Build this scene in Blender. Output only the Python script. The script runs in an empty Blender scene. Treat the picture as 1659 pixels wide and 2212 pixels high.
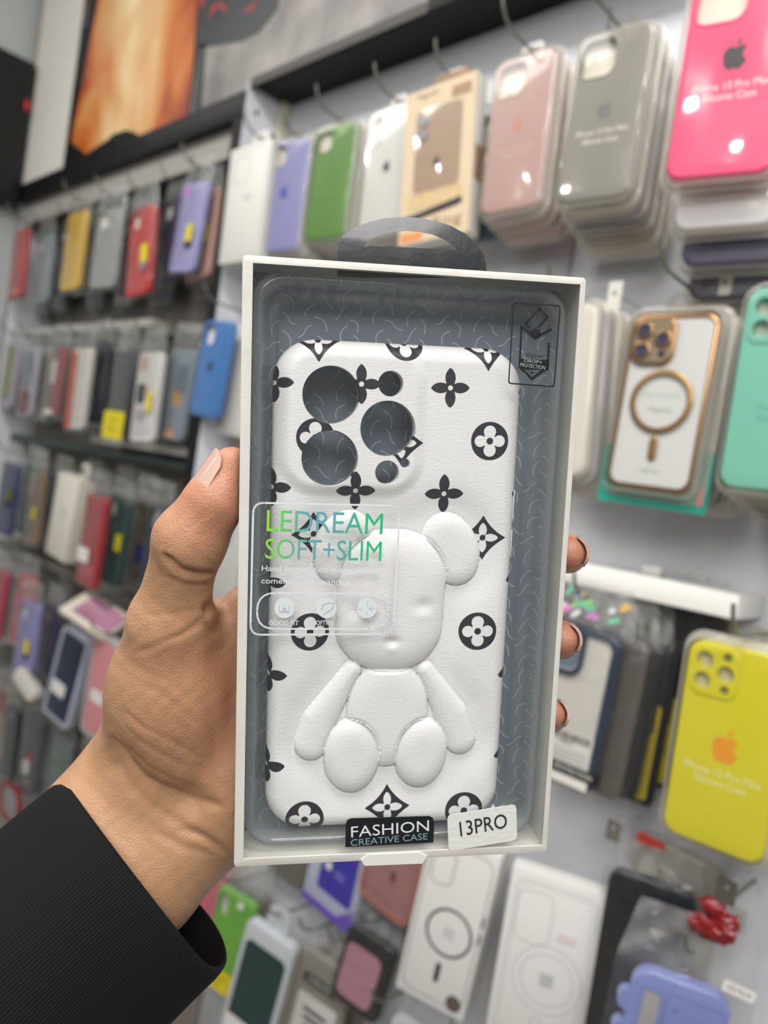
import bpy, bmesh, math, random
import numpy as np
from mathutils import Matrix, Vector

# ------------------------------------------------------------------ camera, world, lamps, exposure
sc = bpy.context.scene
COL = sc.collection
F, CX, CY = 1660.0, 829.5, 1106.0            # focal length and centre of the frame in pixels (1659 x 2212)
WALL_D, CAM_Z = 0.75, 1.5                     # camera to wall distance, camera height
_l = np.array([-1697.0, -319.0, 1660.0]); _l /= np.linalg.norm(_l)
AX = -_l
_u = np.array([0.148, -0.989, -0.0388]); _u -= _u.dot(AX) * AX; _u /= np.linalg.norm(_u)
AZ = _u
AY = np.cross(AZ, AX)
M_WC = np.stack([AX, AY, AZ], 1)              # world -> camera axes (x right, y down, z forward)
CAMP = np.array([0.0, -WALL_D, CAM_Z])


def c2w(p):
    return CAMP + np.asarray(p, float) @ M_WC   # rows: M^T p


def ray(px, py):
    return M_WC.T @ np.array([(px - CX) / F, (py - CY) / F, 1.0])


def at(px, py, off):
    d = ray(px, py)
    return CAMP + d * ((WALL_D - off) / d[1])


cam = bpy.data.cameras.new('camera')
cam_o = bpy.data.objects.new('camera', cam)
COL.objects.link(cam_o)
cam.sensor_fit = 'VERTICAL'
cam.sensor_height = 36.0
cam.sensor_width = 27.0
cam.lens = F / 2212.0 * 36.0
cam.clip_start = 0.01
rt, up, bk = M_WC.T @ [1, 0, 0], M_WC.T @ [0, -1, 0], M_WC.T @ [0, 0, -1]
cam_o.matrix_world = Matrix(((rt[0], up[0], bk[0], CAMP[0]), (rt[1], up[1], bk[1], CAMP[1]),
                             (rt[2], up[2], bk[2], CAMP[2]), (0, 0, 0, 1)))
cam.dof.use_dof = True
cam.dof.focus_distance = 0.243
cam.dof.aperture_fstop = 9.0
cam.dof.aperture_blades = 0
sc.camera = cam_o

w = bpy.data.worlds.new('shop_light')
sc.world = w
w.use_nodes = True
w.node_tree.nodes['Background'].inputs[0].default_value = (0.93, 0.95, 1.0, 1)
w.node_tree.nodes['Background'].inputs[1].default_value = 0.20


def lamp(name, loc, target, sx, sy, power, col=(1, 0.98, 0.95)):
    l = bpy.data.lights.new(name, 'AREA')
    l.shape = 'RECTANGLE'
    l.size, l.size_y = sx, sy
    l.energy = power
    l.color = col
    o = bpy.data.objects.new(name, l)
    COL.objects.link(o)
    o.location = loc
    d = Vector(target) - Vector(loc)
    o.rotation_euler = d.to_track_quat('-Z', 'Y').to_euler()
    return o


# ceiling lamps over the display wall, plus added front fills without a real source
lamp('ceiling_lamp', (0.1, -0.92, 2.65), (0.1, -0.45, 0.4), 1.2, 0.26, 24)
lamp('ceiling_lamp', (-1.4, -0.92, 2.65), (-1.4, -0.45, 0.4), 1.2, 0.26, 13)
lamp('front_fill', (0.1, -2.3, 2.45), (-0.35, 0, 1.45), 2.2, 1.0, 9, (1, 0.99, 0.98))  # added frontal fill from behind the camera
lamp('box_fill', (0.52, -1.35, 2.10), (-0.1, -0.6, 1.48), 0.8, 0.4, 10.5)  # added fill aimed at the held box, not a real fixture
for dx, dy in ((-0.5, -1.9), (0.0, -1.62), (0.9, -1.7), (-2.3, -1.3), (-0.2, -2.6), (-1.7, -2.35)):
    lamp('ceiling_spot', (dx, dy, 2.75), (dx, dy + 0.5, 0), 0.065, 0.065, 2.8)

sc.view_settings.view_transform = 'Standard'
sc.view_settings.look = 'None'
sc.view_settings.gamma = 1.0
sc.view_settings.use_curve_mapping = False
sc.view_settings.exposure = -0.15
cy = sc.cycles
cy.max_bounces = 10
cy.diffuse_bounces = 3
cy.glossy_bounces = 3
cy.transmission_bounces = 4
cy.transparent_max_bounces = 24
cy.caustics_reflective = False
cy.caustics_refractive = False
cy.sample_clamp_indirect = 4.0
cy.use_denoising = True


# ------------------------------------------------------------------ materials
def lin(c):
    """'#rrggbb' or 0-255 triple -> linear rgba"""
    if isinstance(c, str):
        c = [int(c[i:i + 2], 16) for i in (1, 3, 5)]
    out = []
    for v in c[:3]:
        v /= 255.0
        out.append(v / 12.92 if v <= 0.04045 else ((v + 0.055) / 1.055) ** 2.4)
    return (*out, 1.0)


_mats = {}


def mat(name, color='#ffffff', rough=0.5, metal=0.0, spec=0.5, coat=0.0, coat_rough=0.05, sss=0.0, bump=0.0, bscale=400.0, vary=0.0, vscale=30.0, c2=None):
    if name in _mats:
        return _mats[name]
    m = bpy.data.materials.new(name)
    m.use_nodes = True
    nt = m.node_tree
    b = nt.nodes['Principled BSDF']
    b.inputs['Base Color'].default_value = lin(color)
    b.inputs['Roughness'].default_value = rough
    b.inputs['Metallic'].default_value = metal
    b.inputs['Specular IOR Level'].default_value = spec
    b.inputs['Coat Weight'].default_value = coat
    b.inputs['Coat Roughness'].default_value = coat_rough
    if sss:
        b.inputs['Subsurface Weight'].default_value = sss
        b.inputs['Subsurface Radius'].default_value = (1.0, 0.35, 0.2)
        b.inputs['Subsurface Scale'].default_value = 0.004
    tc = None
    if bump or vary or c2:
        tc = nt.nodes.new('ShaderNodeTexCoord')
    if bump:
        n = nt.nodes.new('ShaderNodeTexNoise')
        n.inputs['Scale'].default_value = bscale
        n.inputs['Detail'].default_value = 4
        bp = nt.nodes.new('ShaderNodeBump')
        bp.inputs['Strength'].default_value = bump
        bp.inputs['Distance'].default_value = 0.002
        nt.links.new(tc.outputs['Object'], n.inputs['Vector'])
        nt.links.new(n.outputs['Fac'], bp.inputs['Height'])
        nt.links.new(bp.outputs['Normal'], b.inputs['Normal'])
    if vary or c2:
        n = nt.nodes.new('ShaderNodeTexNoise')
        n.inputs['Scale'].default_value = vscale
        n.inputs['Detail'].default_value = 5
        r = nt.nodes.new('ShaderNodeValToRGB')
        r.color_ramp.elements[0].position = 0.35
        r.color_ramp.elements[1].position = 0.65
        a = lin(color)
        bb = lin(c2) if c2 else tuple(min(1, x * (1 + vary)) for x in a[:3]) + (1,)
        r.color_ramp.elements[0].color = a if c2 else tuple(x * (1 - vary) for x in a[:3]) + (1,)
        r.color_ramp.elements[1].color = bb
        nt.links.new(tc.outputs['Object'], n.inputs['Vector'])
        nt.links.new(n.outputs['Fac'], r.inputs['Fac'])
        nt.links.new(r.outputs['Color'], b.inputs['Base Color'])
    _mats[name] = m
    return m


def clear(name, tint='#ffffff', haze=0.05, rough=0.06, gloss=1.0, bump=0.0, bscale=60.0, ior=1.45, hazecol='#ffffff', gather=0.0):
    """thin clear plastic: see-through film with fresnel gloss and a little milky scatter"""
    if name in _mats:
        return _mats[name]
    m = bpy.data.materials.new(name)
    m.use_nodes = True
    nt = m.node_tree
    nt.nodes.remove(nt.nodes['Principled BSDF'])
    out = nt.nodes['Material Output']
    tr = nt.nodes.new('ShaderNodeBsdfTransparent')
    tr.inputs[0].default_value = lin(tint)
    df = nt.nodes.new('ShaderNodeBsdfDiffuse')
    df.inputs[0].default_value = lin(hazecol)
    tl = nt.nodes.new('ShaderNodeBsdfTranslucent')
    tl.inputs[0].default_value = lin(hazecol)
    md = nt.nodes.new('ShaderNodeMixShader')
    md.inputs[0].default_value = 0.5
    nt.links.new(df.outputs[0], md.inputs[1])
    nt.links.new(tl.outputs[0], md.inputs[2])
    mh = nt.nodes.new('ShaderNodeMixShader')
    mh.inputs[0].default_value = haze
    if gather:                                        # bunched film scatters more light than the taut part
        ga = nt.nodes.new('ShaderNodeAttribute')
        ga.attribute_name = 'bunched'
        gm = nt.nodes.new('ShaderNodeMath')
        gm.operation = 'MULTIPLY_ADD'
        gm.inputs[1].default_value = gather
        gm.inputs[2].default_value = haze
        nt.links.new(ga.outputs['Fac'], gm.inputs[0])
        nt.links.new(gm.outputs[0], mh.inputs[0])
    nt.links.new(tr.outputs[0], mh.inputs[1])
    nt.links.new(md.outputs[0], mh.inputs[2])
    gl = nt.nodes.new('ShaderNodeBsdfGlossy')
    gl.inputs['Roughness'].default_value = rough
    fr = nt.nodes.new('ShaderNodeLayerWeight')       # facing ratio, the same from both sides of the sheet
    fr.inputs['Blend'].default_value = 0.5
    pw = nt.nodes.new('ShaderNodeMath')
    pw.operation = 'POWER'
    pw.inputs[1].default_value = 5.0
    mu = nt.nodes.new('ShaderNodeMath')
    mu.operation = 'MULTIPLY_ADD'
    mu.inputs[1].default_value = 0.9 * gloss
    mu.inputs[2].default_value = 0.042 * gloss
    mu.use_clamp = True
    nt.links.new(fr.outputs['Facing'], pw.inputs[0])
    nt.links.new(pw.outputs[0], mu.inputs[0])
    mg = nt.nodes.new('ShaderNodeMixShader')
    nt.links.new(mu.outputs[0], mg.inputs[0])
    nt.links.new(mh.outputs[0], mg.inputs[1])
    nt.links.new(gl.outputs[0], mg.inputs[2])
    nt.links.new(mg.outputs[0], out.inputs[0])
    if bump:
        tc = nt.nodes.new('ShaderNodeTexCoord')
        n = nt.nodes.new('ShaderNodeTexNoise')
        n.inputs['Scale'].default_value = bscale
        n.inputs['Detail'].default_value = 6
        n.inputs['Distortion'].default_value = 1.5
        bp = nt.nodes.new('ShaderNodeBump')
        bp.inputs['Strength'].default_value = bump
        bp.inputs['Distance'].default_value = 0.016
        nt.links.new(tc.outputs['Object'], n.inputs['Vector'])
        nt.links.new(n.outputs['Fac'], bp.inputs['Height'])
        for s in (gl, fr):
            nt.links.new(bp.outputs['Normal'], s.inputs['Normal'])
    _mats[name] = m
    return m


# ------------------------------------------------------------------ mesh helpers
def mesh_obj(name, verts, faces, m, parent=None, smooth=30, loc=None):
    me = bpy.data.meshes.new(name)
    me.from_pydata([tuple(map(float, v)) for v in verts], [], [tuple(map(int, f)) for f in faces])
    return mesh_link(name, me, m, parent, smooth, loc)


def mesh_link(name, me, m, parent=None, smooth=30, loc=None):
    if m is not None and not me.materials:
        me.materials.append(m)
    if smooth:
        me.polygons.foreach_set('use_smooth', [True] * len(me.polygons))
        if smooth < 180:
            me.set_sharp_from_angle(angle=math.radians(smooth))
    me.update()
    o = bpy.data.objects.new(name, me)
    COL.objects.link(o)
    if parent is not None:
        o.parent = parent
    if loc is not None:
        o.location = loc
    return o


def bm_obj(name, bm, m, parent=None, smooth=30, loc=None):
    bmesh.ops.recalc_face_normals(bm, faces=bm.faces)
    me = bpy.data.meshes.new(name)
    bm.to_mesh(me)
    bm.free()
    return mesh_link(name, me, m, parent, smooth, loc)


def thing(name, label, cat, loc=(0, 0, 0), rot=(0, 0, 0), group=None):
    o = bpy.data.objects.new(name, None)
    COL.objects.link(o)
    o.location = loc
    o.rotation_euler = rot
    o.empty_display_size = 0.02
    tag(o, label, cat, group)
    return o


def tag(o, label, cat, group=None):
    o['label'] = label
    o['category'] = cat
    if group:
        o['group'] = group
    return o


def struct(o):
    o['kind'] = 'structure'
    return o


def rrect(w, h, r, n=6, cx=0.0, cz=0.0):
    r = max(min(r, w / 2 - 1e-5, h / 2 - 1e-5), 1e-5)
    pts = []
    for qx, qz, a0 in ((1, 1, 0), (-1, 1, 90), (-1, -1, 180), (1, -1, 270)):
        for i in range(n + 1):
            a = math.radians(a0 + 90 * i / n)
            pts.append((cx + qx * (w / 2 - r) + r * math.cos(a), cz + qz * (h / 2 - r) + r * math.sin(a)))
    return pts


def circ(cx, cz, r, n=24, rz=None):
    rz = rz or r
    return [(cx + r * math.cos(2 * math.pi * i / n), cz + rz * math.sin(2 * math.pi * i / n)) for i in range(n)]


def fill(bm, loops, y):
    """flat face with holes in the local xz plane at depth y; returns vertex loops"""
    vl, ed = [], []
    for lp in loops:
        vs = [bm.verts.new((p[0], y, p[1])) for p in lp]
        vl.append(vs)
        for i in range(len(vs)):
            ed.append(bm.edges.new((vs[i], vs[(i + 1) % len(vs)])))
    bmesh.ops.triangle_fill(bm, use_beauty=True, use_dissolve=False, edges=ed)
    return vl


def bridge(bm, a, b):
    n = len(a)
    for i in range(n):
        j = (i + 1) % n
        try:
            bm.faces.new((a[i], a[j], b[j], b[i]))
        except ValueError:
            pass


def ring_at(bm, pts, y):
    return [bm.verts.new((p[0], y, p[1])) for p in pts]


def slab(bm, outer, holes, y0, y1, bev=0.0, seg=3, back=True):
    """prism of outline 'outer' (function inset -> points) with through holes, front y0 (towards -y), back y1"""
    front = outer(bev)
    loops = fill(bm, [front] + holes, y0)
    prev = loops[0]
    if bev > 0:
        for k in range(1, seg + 1):
            a = math.pi / 2 * k / seg
            cur = ring_at(bm, outer(bev * (1 - math.sin(a))), y0 + bev * (1 - math.cos(a)))
            bridge(bm, prev, cur)
            prev = cur
    if back:
        bl = fill(bm, [outer(0)] + holes, y1)
        bridge(bm, prev, bl[0])
        for h0, h1 in zip(loops[1:], bl[1:]):
            bridge(bm, h0, h1)
    else:
        cur = ring_at(bm, outer(0), y1)
        bridge(bm, prev, cur)
        for h0, h in zip(loops[1:], holes):
            bridge(bm, h0, ring_at(bm, h, y1))
    return bm


def rr_slab(name, w, h, t, r, m, parent, holes=(), bev=0.0, y0=0.0, cx=0.0, cz=0.0, seg=3, back=True, n=6, smooth=40):
    bm = bmesh.new()
    slab(bm, lambda i: rrect(w - 2 * i, h - 2 * i, r - i * 0.8, n, cx, cz), list(holes), y0, y0 + t, bev, seg, back)
    return bm_obj(name, bm, m, parent, smooth)


def poly_slab(name, pts, t, m, parent, y0=0.0, holes=()):
    bm = bmesh.new()
    slab(bm, lambda i: pts, list(holes), y0, y0 + t)
    return bm_obj(name, bm, m, parent, 40)


def box(name, x0, x1, y0, y1, z0, z1, m, parent=None, bev=0.0):
    bm = bmesh.new()
    bmesh.ops.create_cube(bm, size=1.0)
    for v in bm.verts:
        v.co = ((x0 + x1) / 2 + v.co.x * (x1 - x0), (y0 + y1) / 2 + v.co.y * (y1 - y0), (z0 + z1) / 2 + v.co.z * (z1 - z0))
    if bev:
        bmesh.ops.bevel(bm, geom=bm.edges[:], offset=bev, segments=2, affect='EDGES', profile=0.5)
    return bm_obj(name, bm, m, parent, 40)


def tube(name, pts, r, m, parent=None, n=8, closed=False):
    pts = [Vector(p) for p in pts]
    V, Fc = [], []
    up0 = Vector((0.13, 0.21, 0.97))
    rings = []
    for i, p in enumerate(pts):
        a = pts[max(i - 1, 0)]
        b = pts[min(i + 1, len(pts) - 1)]
        t = (b - a).normalized()
        e1 = t.cross(up0)
        if e1.length < 1e-4:
            e1 = t.cross(Vector((1, 0, 0)))
        e1.normalize()
        e2 = t.cross(e1)
        rings.append(len(V))
        for k in range(n):
            an = 2 * math.pi * k / n
            V.append(p + e1 * (r * math.cos(an)) + e2 * (r * math.sin(an)))
    for i in range(len(pts) - 1):
        for k in range(n):
            k2 = (k + 1) % n
            Fc.append((rings[i] + k, rings[i] + k2, rings[i + 1] + k2, rings[i + 1] + k))
    Fc.append(tuple(range(rings[0] + n - 1, rings[0] - 1, -1)))
    Fc.append(tuple(range(rings[-1], rings[-1] + n)))
    return mesh_obj(name, V, Fc, m, parent, 60)


_txt = {}


def text_mesh(body, size, bold=0.0, thick=0.00003, align='CENTER', space=1.0):
    key = (body, size, bold, align, space)
    if key in _txt:
        return _txt[key].copy()
    cu = bpy.data.curves.new('lettering', 'FONT')
    cu.body = body
    cu.size = size
    cu.align_x = align
    cu.align_y = 'CENTER'
    cu.offset = bold
    cu.extrude = thick
    cu.space_character = space
    cu.resolution_u = 3
    ob = bpy.data.objects.new('lettering', cu)
    COL.objects.link(ob)
    dg = bpy.context.evaluated_depsgraph_get()
    me = bpy.data.meshes.new_from_object(ob.evaluated_get(dg))
    bpy.data.objects.remove(ob)
    bpy.data.curves.remove(cu)
    me.transform(Matrix(((1, 0, 0, 0), (0, 0, -1, 0), (0, 1, 0, 0), (0, 0, 0, 1))))   # xy -> xz, facing -y
    _txt[key] = me
    return me.copy()


def text(name, body, size, m, parent, x=0.0, y=0.0, z=0.0, rot=0.0, sx=1.0, bold=0.0, align='CENTER', space=1.0):
    me = text_mesh(body, size, bold, align=align, space=space)
    me.transform(Matrix.Translation((x, y, z)) @ Matrix.Rotation(rot, 4, 'Y') @ Matrix.Diagonal((sx, 1, 1, 1)))
    me.materials.clear()
    return mesh_link(name, me, m, parent, 0)


def ribbon(bm, outer, inner, y, t=0.00005):
    """thin printed outline between two loops"""
    slab(bm, lambda i: outer, [inner], y, y + t)


def fruit_logo(w):
    """bitten fruit emblem: body loop and leaf loop, about w wide, centred"""
    ctrl = [(0.0, 0.36), (0.14, 0.42), (0.30, 0.42), (0.42, 0.32), (0.34, 0.20), (0.31, 0.06), (0.36, -0.10), (0.47, -0.19), (0.40, -0.36),
            (0.28, -0.52), (0.15, -0.56), (0.0, -0.51), (-0.15, -0.56), (-0.28, -0.50), (-0.41, -0.28), (-0.46, -0.02), (-0.44, 0.20), (-0.33, 0.37), (-0.16, 0.42)]
    pts = []
    n = len(ctrl)
    for i in range(n):
        p0, p1, p2, p3 = (np.array(ctrl[(i + k) % n]) for k in (-1, 0, 1, 2))
        for t in (0, 0.34, 0.67):
            pts.append(tuple(w * 0.5 * ((2 * p1) + (p2 - p0) * t + (2 * p0 - 5 * p1 + 4 * p2 - p3) * t * t + (3 * p1 - p0 - 3 * p2 + p3) * t ** 3)))
    leaf = [(0.0, 0.46), (0.02, 0.58), (0.10, 0.68), (0.22, 0.72), (0.20, 0.60), (0.12, 0.50)]
    return pts, [(x * w, z * w) for x, z in leaf]


def logo(name, w, m, parent, x, y, z, t=0.0001):
    a, b = fruit_logo(w)
    bm = bmesh.new()
    for lp in (a, b):
        lp = [(px + x, pz + z) for px, pz in lp]
        slab(bm, lambda i: lp, [], y, y + t)
    return bm_obj(name, bm, m, parent, 40)
# ------------------------------------------------------------------ the setting
white_wall = mat('white_wall_panel', '#cfd0d4', 0.55, vary=0.03, vscale=6)
grey_wall = mat('grey_wall_panel', '#948f86', 0.6, c2='#7a766e', vscale=9)
cream = mat('cream_panel', '#cbc8c0', 0.6, vary=0.03, vscale=5)
black = mat('black_laminate', '#0f1011', 0.5, spec=0.25)
soffit = mat('grey_soffit', '#8f8c86', 0.6)
HOFF = 0.075                                   # header and cabinet front, metres in front of the wall
PX = -1.075                                    # side panel of the left cabinet

struct(box('wall_right', PX, 0.9, 0.0, 0.02, 0.2, 2.9, white_wall))
struct(box('wall_left', -3.2, PX, 0.03, 0.05, 0.2, 2.9, grey_wall))
# seam between two panels
struct(box('trim_1', -0.4905, -0.4885, -0.0008, 0.0, 0.3, 2.06, mat('seam', '#6a6a6c', 0.7)))
# header box above the wall, its underside in shade
struct(box('trim_2', -2.02, 0.9, -HOFF, 0.03, 2.085, 2.9, black))
# cabinet of the left section: top bar, soffit, post, side panel
struct(box('trim_3', -2.02, PX - 0.001, -HOFF - 0.004, -HOFF + 0.012, 2.036, 2.078, black, bev=0.001))
struct(box('trim_4', -2.02, PX - 0.001, -HOFF + 0.012, 0.028, 2.036, 2.05, soffit))
struct(box('trim_5', PX - 0.030, PX - 0.001, -HOFF - 0.004, -HOFF + 0.012, 0.2, 2.036, black))
side = box('trim_6', PX - 0.0008, PX + 0.001, -HOFF - 0.004, -0.001, 0.2, 2.086, mat('white_upright', '#d9dbe0', 0.4))
struct(side)
for (y, z, hy, hz) in ((-0.058, 2.05, 0.0035, 0.0035), (-0.022, 2.028, 0.0035, 0.0035), (-0.024, 1.985, 0.004, 0.009), (-0.058, 1.96, 0.0035, 0.0035)):
    s = box('trim_7', PX + 0.0009, PX + 0.0014, y - hy, y + hy, z - hz, z + hz, mat('screw_hole', '#2c2a26', 0.6))
    struct(s)
struct(box('trim_8', PX - 0.0008, PX + 0.012, -0.018, -0.0005, 0.2, 2.086, mat('cream_edge', '#cfc9b8', 0.5)))
# pale inner end of the cabinet on its far side
struct(box('trim_9', -2.03, -2.02, -HOFF + 0.01, 0.03, 0.2, 2.04, mat('white_upright', '#d9dbe0', 0.4)))
struct(box('trim_17', -2.02, PX - 0.031, -0.062, -0.056, 1.988, 2.036, mat('bright_soffit_strip', '#98948d', 0.6)))  # added strip, its grey stands for light reflected on the soffit
# rails across the left section between the rows of pegs
rail_w = mat('pale_rail', '#b9b6ac', 0.5)
for i, (z, x0, x1, m) in enumerate(((1.735, -2.0, -1.37, rail_w), (1.715, -1.37, PX - 0.03, mat('dim_rail', '#6f6c62', 0.6)),
                                    (1.475, -2.0, PX - 0.03, mat('green_rail', '#2e3b34', 0.5)), (1.50, -1.55, PX - 0.03, rail_w),
                                    (1.21, -2.0, PX - 0.03, mat('dim_rail', '#6f6c62', 0.6)), (0.94, -2.0, PX - 0.03, mat('dim_rail', '#6f6c62', 0.6)))):
    struct(box('trim_%d' % (10 + i), x0, x1, -0.030 - 0.002 * i, 0.029, z - 0.008, z + 0.008, m, bev=0.001))
struct(box('floor', -3.2, 2.4, -3.4, 0.05, -0.02, 0.0, mat('floor_tile', '#9a948a', 0.4, vary=0.06, vscale=3)))

# white wall panel left of the posters, gold strip, black cabinet end
struct(box('trim_20', -2.02, -1.7725, -HOFF - 0.003, -HOFF, 2.079, 2.9, cream))
struct(box('trim_21', -2.0205, -2.0155, -HOFF - 0.0045, -HOFF - 0.003, 2.079, 2.9, mat('gold_strip', '#8d7748', 0.4, 0.3)))
struct(box('wall_far_left', -2.06, -2.045, -0.9, -HOFF + 0.01, 0.2, 2.9, mat('pale_side_wall', '#b6bab8', 0.6)))

lb = thing('loudspeaker', 'black box unit fixed high on the far left wall with a small red light', 'speaker', (-2.03, -0.2, 2.02))
box('cabinet', -0.012, 0.035, -0.22, 0.115, 0.0, 0.34, mat('matte_black', '#141416', 0.6), lb, bev=0.003)
box('grille', 0.035, 0.037, -0.20, 0.095, 0.02, 0.32, mat('dark_grille', '#101012', 0.8, bump=0.6, bscale=900), lb)
mesh_lamp = box('indicator', 0.036, 0.040, 0.100, 0.112, 0.225, 0.25, mat('red_light', '#b3291f', 0.3), lb, bev=0.002)

# white shelf board across the right wall
sh = box('wall_shelf', -0.62, -0.2285, -0.068, -0.0005, 1.428, 1.449, mat('white_shelf', '#e6e4de', 0.45), bev=0.0012)
tag(sh, 'white ledge across the wall under the gold rimmed case', 'shelf')
cl = thing('shelf_clip', 'small clear plastic clip standing on the white ledge', 'clip', (-0.318, -0.045, 1.449))
box('base', -0.011, 0.011, -0.006, 0.006, 0.0, 0.002, mat('grey_plastic', '#9c9a94', 0.4), cl)
box('tongue', -0.009, 0.009, -0.002, 0.000, 0.002, 0.010, mat('pale_plastic', '#c9c9c4', 0.3), cl, bev=0.0005)

# ------------------------------------------------------------------ posters on the header


def poster_poly(name, px, off, m, parent, org, t=0.0008):
    pts = [at(x, y, off) - np.array(org) for x, y in px]
    return poly_slab(name, [(p[0], p[2]) for p in pts], t, m, parent, y0=HOFF - off - t)


def fire_mat():
    m = mat('fiery_print', '#c98a48', 0.35)
    nt = m.node_tree
    b = nt.nodes['Principled BSDF']
    tc = nt.nodes.new('ShaderNodeTexCoord')
    mp = nt.nodes.new('ShaderNodeMapping')
    mp.inputs['Scale'].default_value = (4.2, 1, 2.4)
    n = nt.nodes.new('ShaderNodeTexNoise')
    n.inputs['Scale'].default_value = 1.6
    n.inputs['Detail'].default_value = 4
    n.inputs['Distortion'].default_value = 0.6
    gr = nt.nodes.new('ShaderNodeSeparateXYZ')
    md = nt.nodes.new('ShaderNodeMath')
    md.operation = 'SUBTRACT'
    md.inputs[1].default_value = 0.5
    ab = nt.nodes.new('ShaderNodeMath')
    ab.operation = 'ABSOLUTE'
    mu = nt.nodes.new('ShaderNodeMath')
    mu.operation = 'MULTIPLY_ADD'
    mu.inputs[1].default_value = -0.95
    r = nt.nodes.new('ShaderNodeValToRGB')
    e = r.color_ramp.elements
    e[0].position, e[0].color = 0.0, lin('#8a2d10')
    e[1].position, e[1].color = 0.62, lin('#efdcb0')
    for p, c in ((0.14, '#c06a2a'), (0.30, '#cf9a62'), (0.46, '#dfbe8c')):
        k = e.new(p)
        k.color = lin(c)
    nt.links.new(tc.outputs['Object'], mp.inputs['Vector'])
    nt.links.new(mp.outputs['Vector'], n.inputs['Vector'])
    nt.links.new(tc.outputs['Generated'], gr.inputs['Vector'])
    nt.links.new(gr.outputs['X'], md.inputs[0])
    nt.links.new(md.outputs[0], ab.inputs[0])
    nt.links.new(ab.outputs[0], mu.inputs[0])
    nt.links.new(n.outputs['Fac'], mu.inputs[2])
    nt.links.new(mu.outputs[0], r.inputs['Fac'])
    nt.links.new(r.outputs['Color'], b.inputs['Base Color'])
    return m


o1 = at(300, 330, HOFF)
p1 = thing('poster', 'black poster with a glowing orange picture, above the left cabinet', 'poster', tuple(o1))
box('board', -1.7725 - o1[0], -1.250 - o1[0], -0.003, 0.0, 2.079 - o1[2], 2.9 - o1[2], black, p1)
OFFP = HOFF + 0.003
poster_poly('picture', [(224, -60), (205, 40), (154, 306), (186, 333), (243, 295), (300, 305), (404, 254), (416, 160), (428, 0), (432, -60)], OFFP, fire_mat(), p1, o1)
poster_poly('hill', [(200, 345), (222, 312), (245, 290), (272, 281), (292, 286), (312, 300), (318, 312)], OFFP + 0.001, black, p1, o1)
poster_poly('stripe', [(186, 0), (196, 0), (188, 60), (180, 60)], OFFP, mat('plum_stripe', '#4d4348', 0.5), p1, o1)

conc = mat('stone_print', '#97928c', 0.4, c2='#67635f', vscale=11)
o2 = at(660, 190, HOFF)
p2 = thing('poster', 'grey stone textured poster with black and red top, right of the orange poster', 'poster', tuple(o2))
box('board', -1.2485 - o2[0], -0.700 - o2[0], -0.003, 0.0, 2.079 - o2[2], 2.9 - o2[2], conc, p2)
poster_poly('dark_figure', [(432, -60), (426, 105), (520, 90), (560, 70), (600, 20), (610, -60)], OFFP, mat('dark_print', '#1c2122', 0.4, c2='#2a3030', vscale=8), p2, o2)
poster_poly('dark_border', [(414, 250), (435, 250), (445, 95), (432, 95)], OFFP, mat('dark_print', '#1c2122', 0.4), p2, o2)
for q in ([(432, -20), (434, 18), (441, 10), (440, -20)], [(450, 45), (458, 15), (478, 4), (492, 22), (486, 26), (474, 12), (462, 24)], [(520, 28), (548, 10), (560, -10), (555, 4), (545, 22)]):
    poster_poly('red_streak', q, OFFP + 0.0008, mat('red_print', '#a8202a', 0.4), p2, o2, 0.0004)
box('bottom_edge', -1.07 - o2[0], -0.700 - o2[0], -0.0036, 0.0, 2.079 - o2[2], 2.094 - o2[2], mat('dark_edge', '#3b3733', 0.5), p2)
p3 = box('sign_panel', -0.698, 0.9, -HOFF - 0.006, -HOFF, 2.079, 2.9, black)
tag(p3, 'plain black header panel, right of the grey stone poster', 'panel')
# ------------------------------------------------------------------ goods on the wall
film = clear('crinkled_film', '#fbfbfa', haze=0.015, rough=0.08, gloss=1.3, bump=0.35, bscale=38, gather=0.22)
blister_m = clear('blister_plastic', '#f8f7f2', haze=0.02, rough=0.05, gloss=0.9, hazecol='#eeeae0', gather=0.58)
insert_m = mat('cream_insert', '#dcd8cf', 0.6)
white_card = mat('white_card', '#e0deda', 0.5)
steel = mat('peg_steel', '#83857a', 0.4, metal=0.6)
ink = mat('black_ink', '#1b1c20', 0.4)
pale_ink = mat('pale_ink', '#e6e4e4', 0.5)
yellow_lab = mat('yellow_label', '#d6c516', 0.5)
white_lab = mat('white_label', '#dedcd6', 0.5)


def gloss_mat(c, rough=0.28):
    return mat('silicone_%s' % c.strip('#'), c, rough, coat=0.35, coat_rough=0.12)


def frame(X, off, Z, yaw, lean, H):
    """root location and euler angles of a thing whose front centre is (X, -off, Z)"""
    ya, le = math.radians(yaw), math.radians(lean)
    ez = np.array([-math.sin(le) * math.cos(ya), -math.sin(le) * math.sin(ya), math.cos(le)])
    c = np.array([X, -off, Z]) - ez * H / 2
    return tuple(c), (0, -le, ya)


def peg(X, Z, tip, what, y0=0.0):
    p = thing('wall_peg', 'bent wire peg that the %s hangs from' % what, 'peg', (X, y0, Z))
    L = tip + y0
    pts = [(0, 0, 0), (0, -L * 0.5, 0.001), (0, -L + 0.022, 0.003), (0, -L + 0.010, 0.009), (0, -L + 0.003, 0.018), (0, -L, 0.027)]
    tube('wire', pts, 0.0017, steel, p)
    box('base_plate', -0.006, 0.006, -0.002, 0.0, -0.012, 0.008, mat('peg_plate', '#b9bab6', 0.5), p)
    return p


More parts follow.
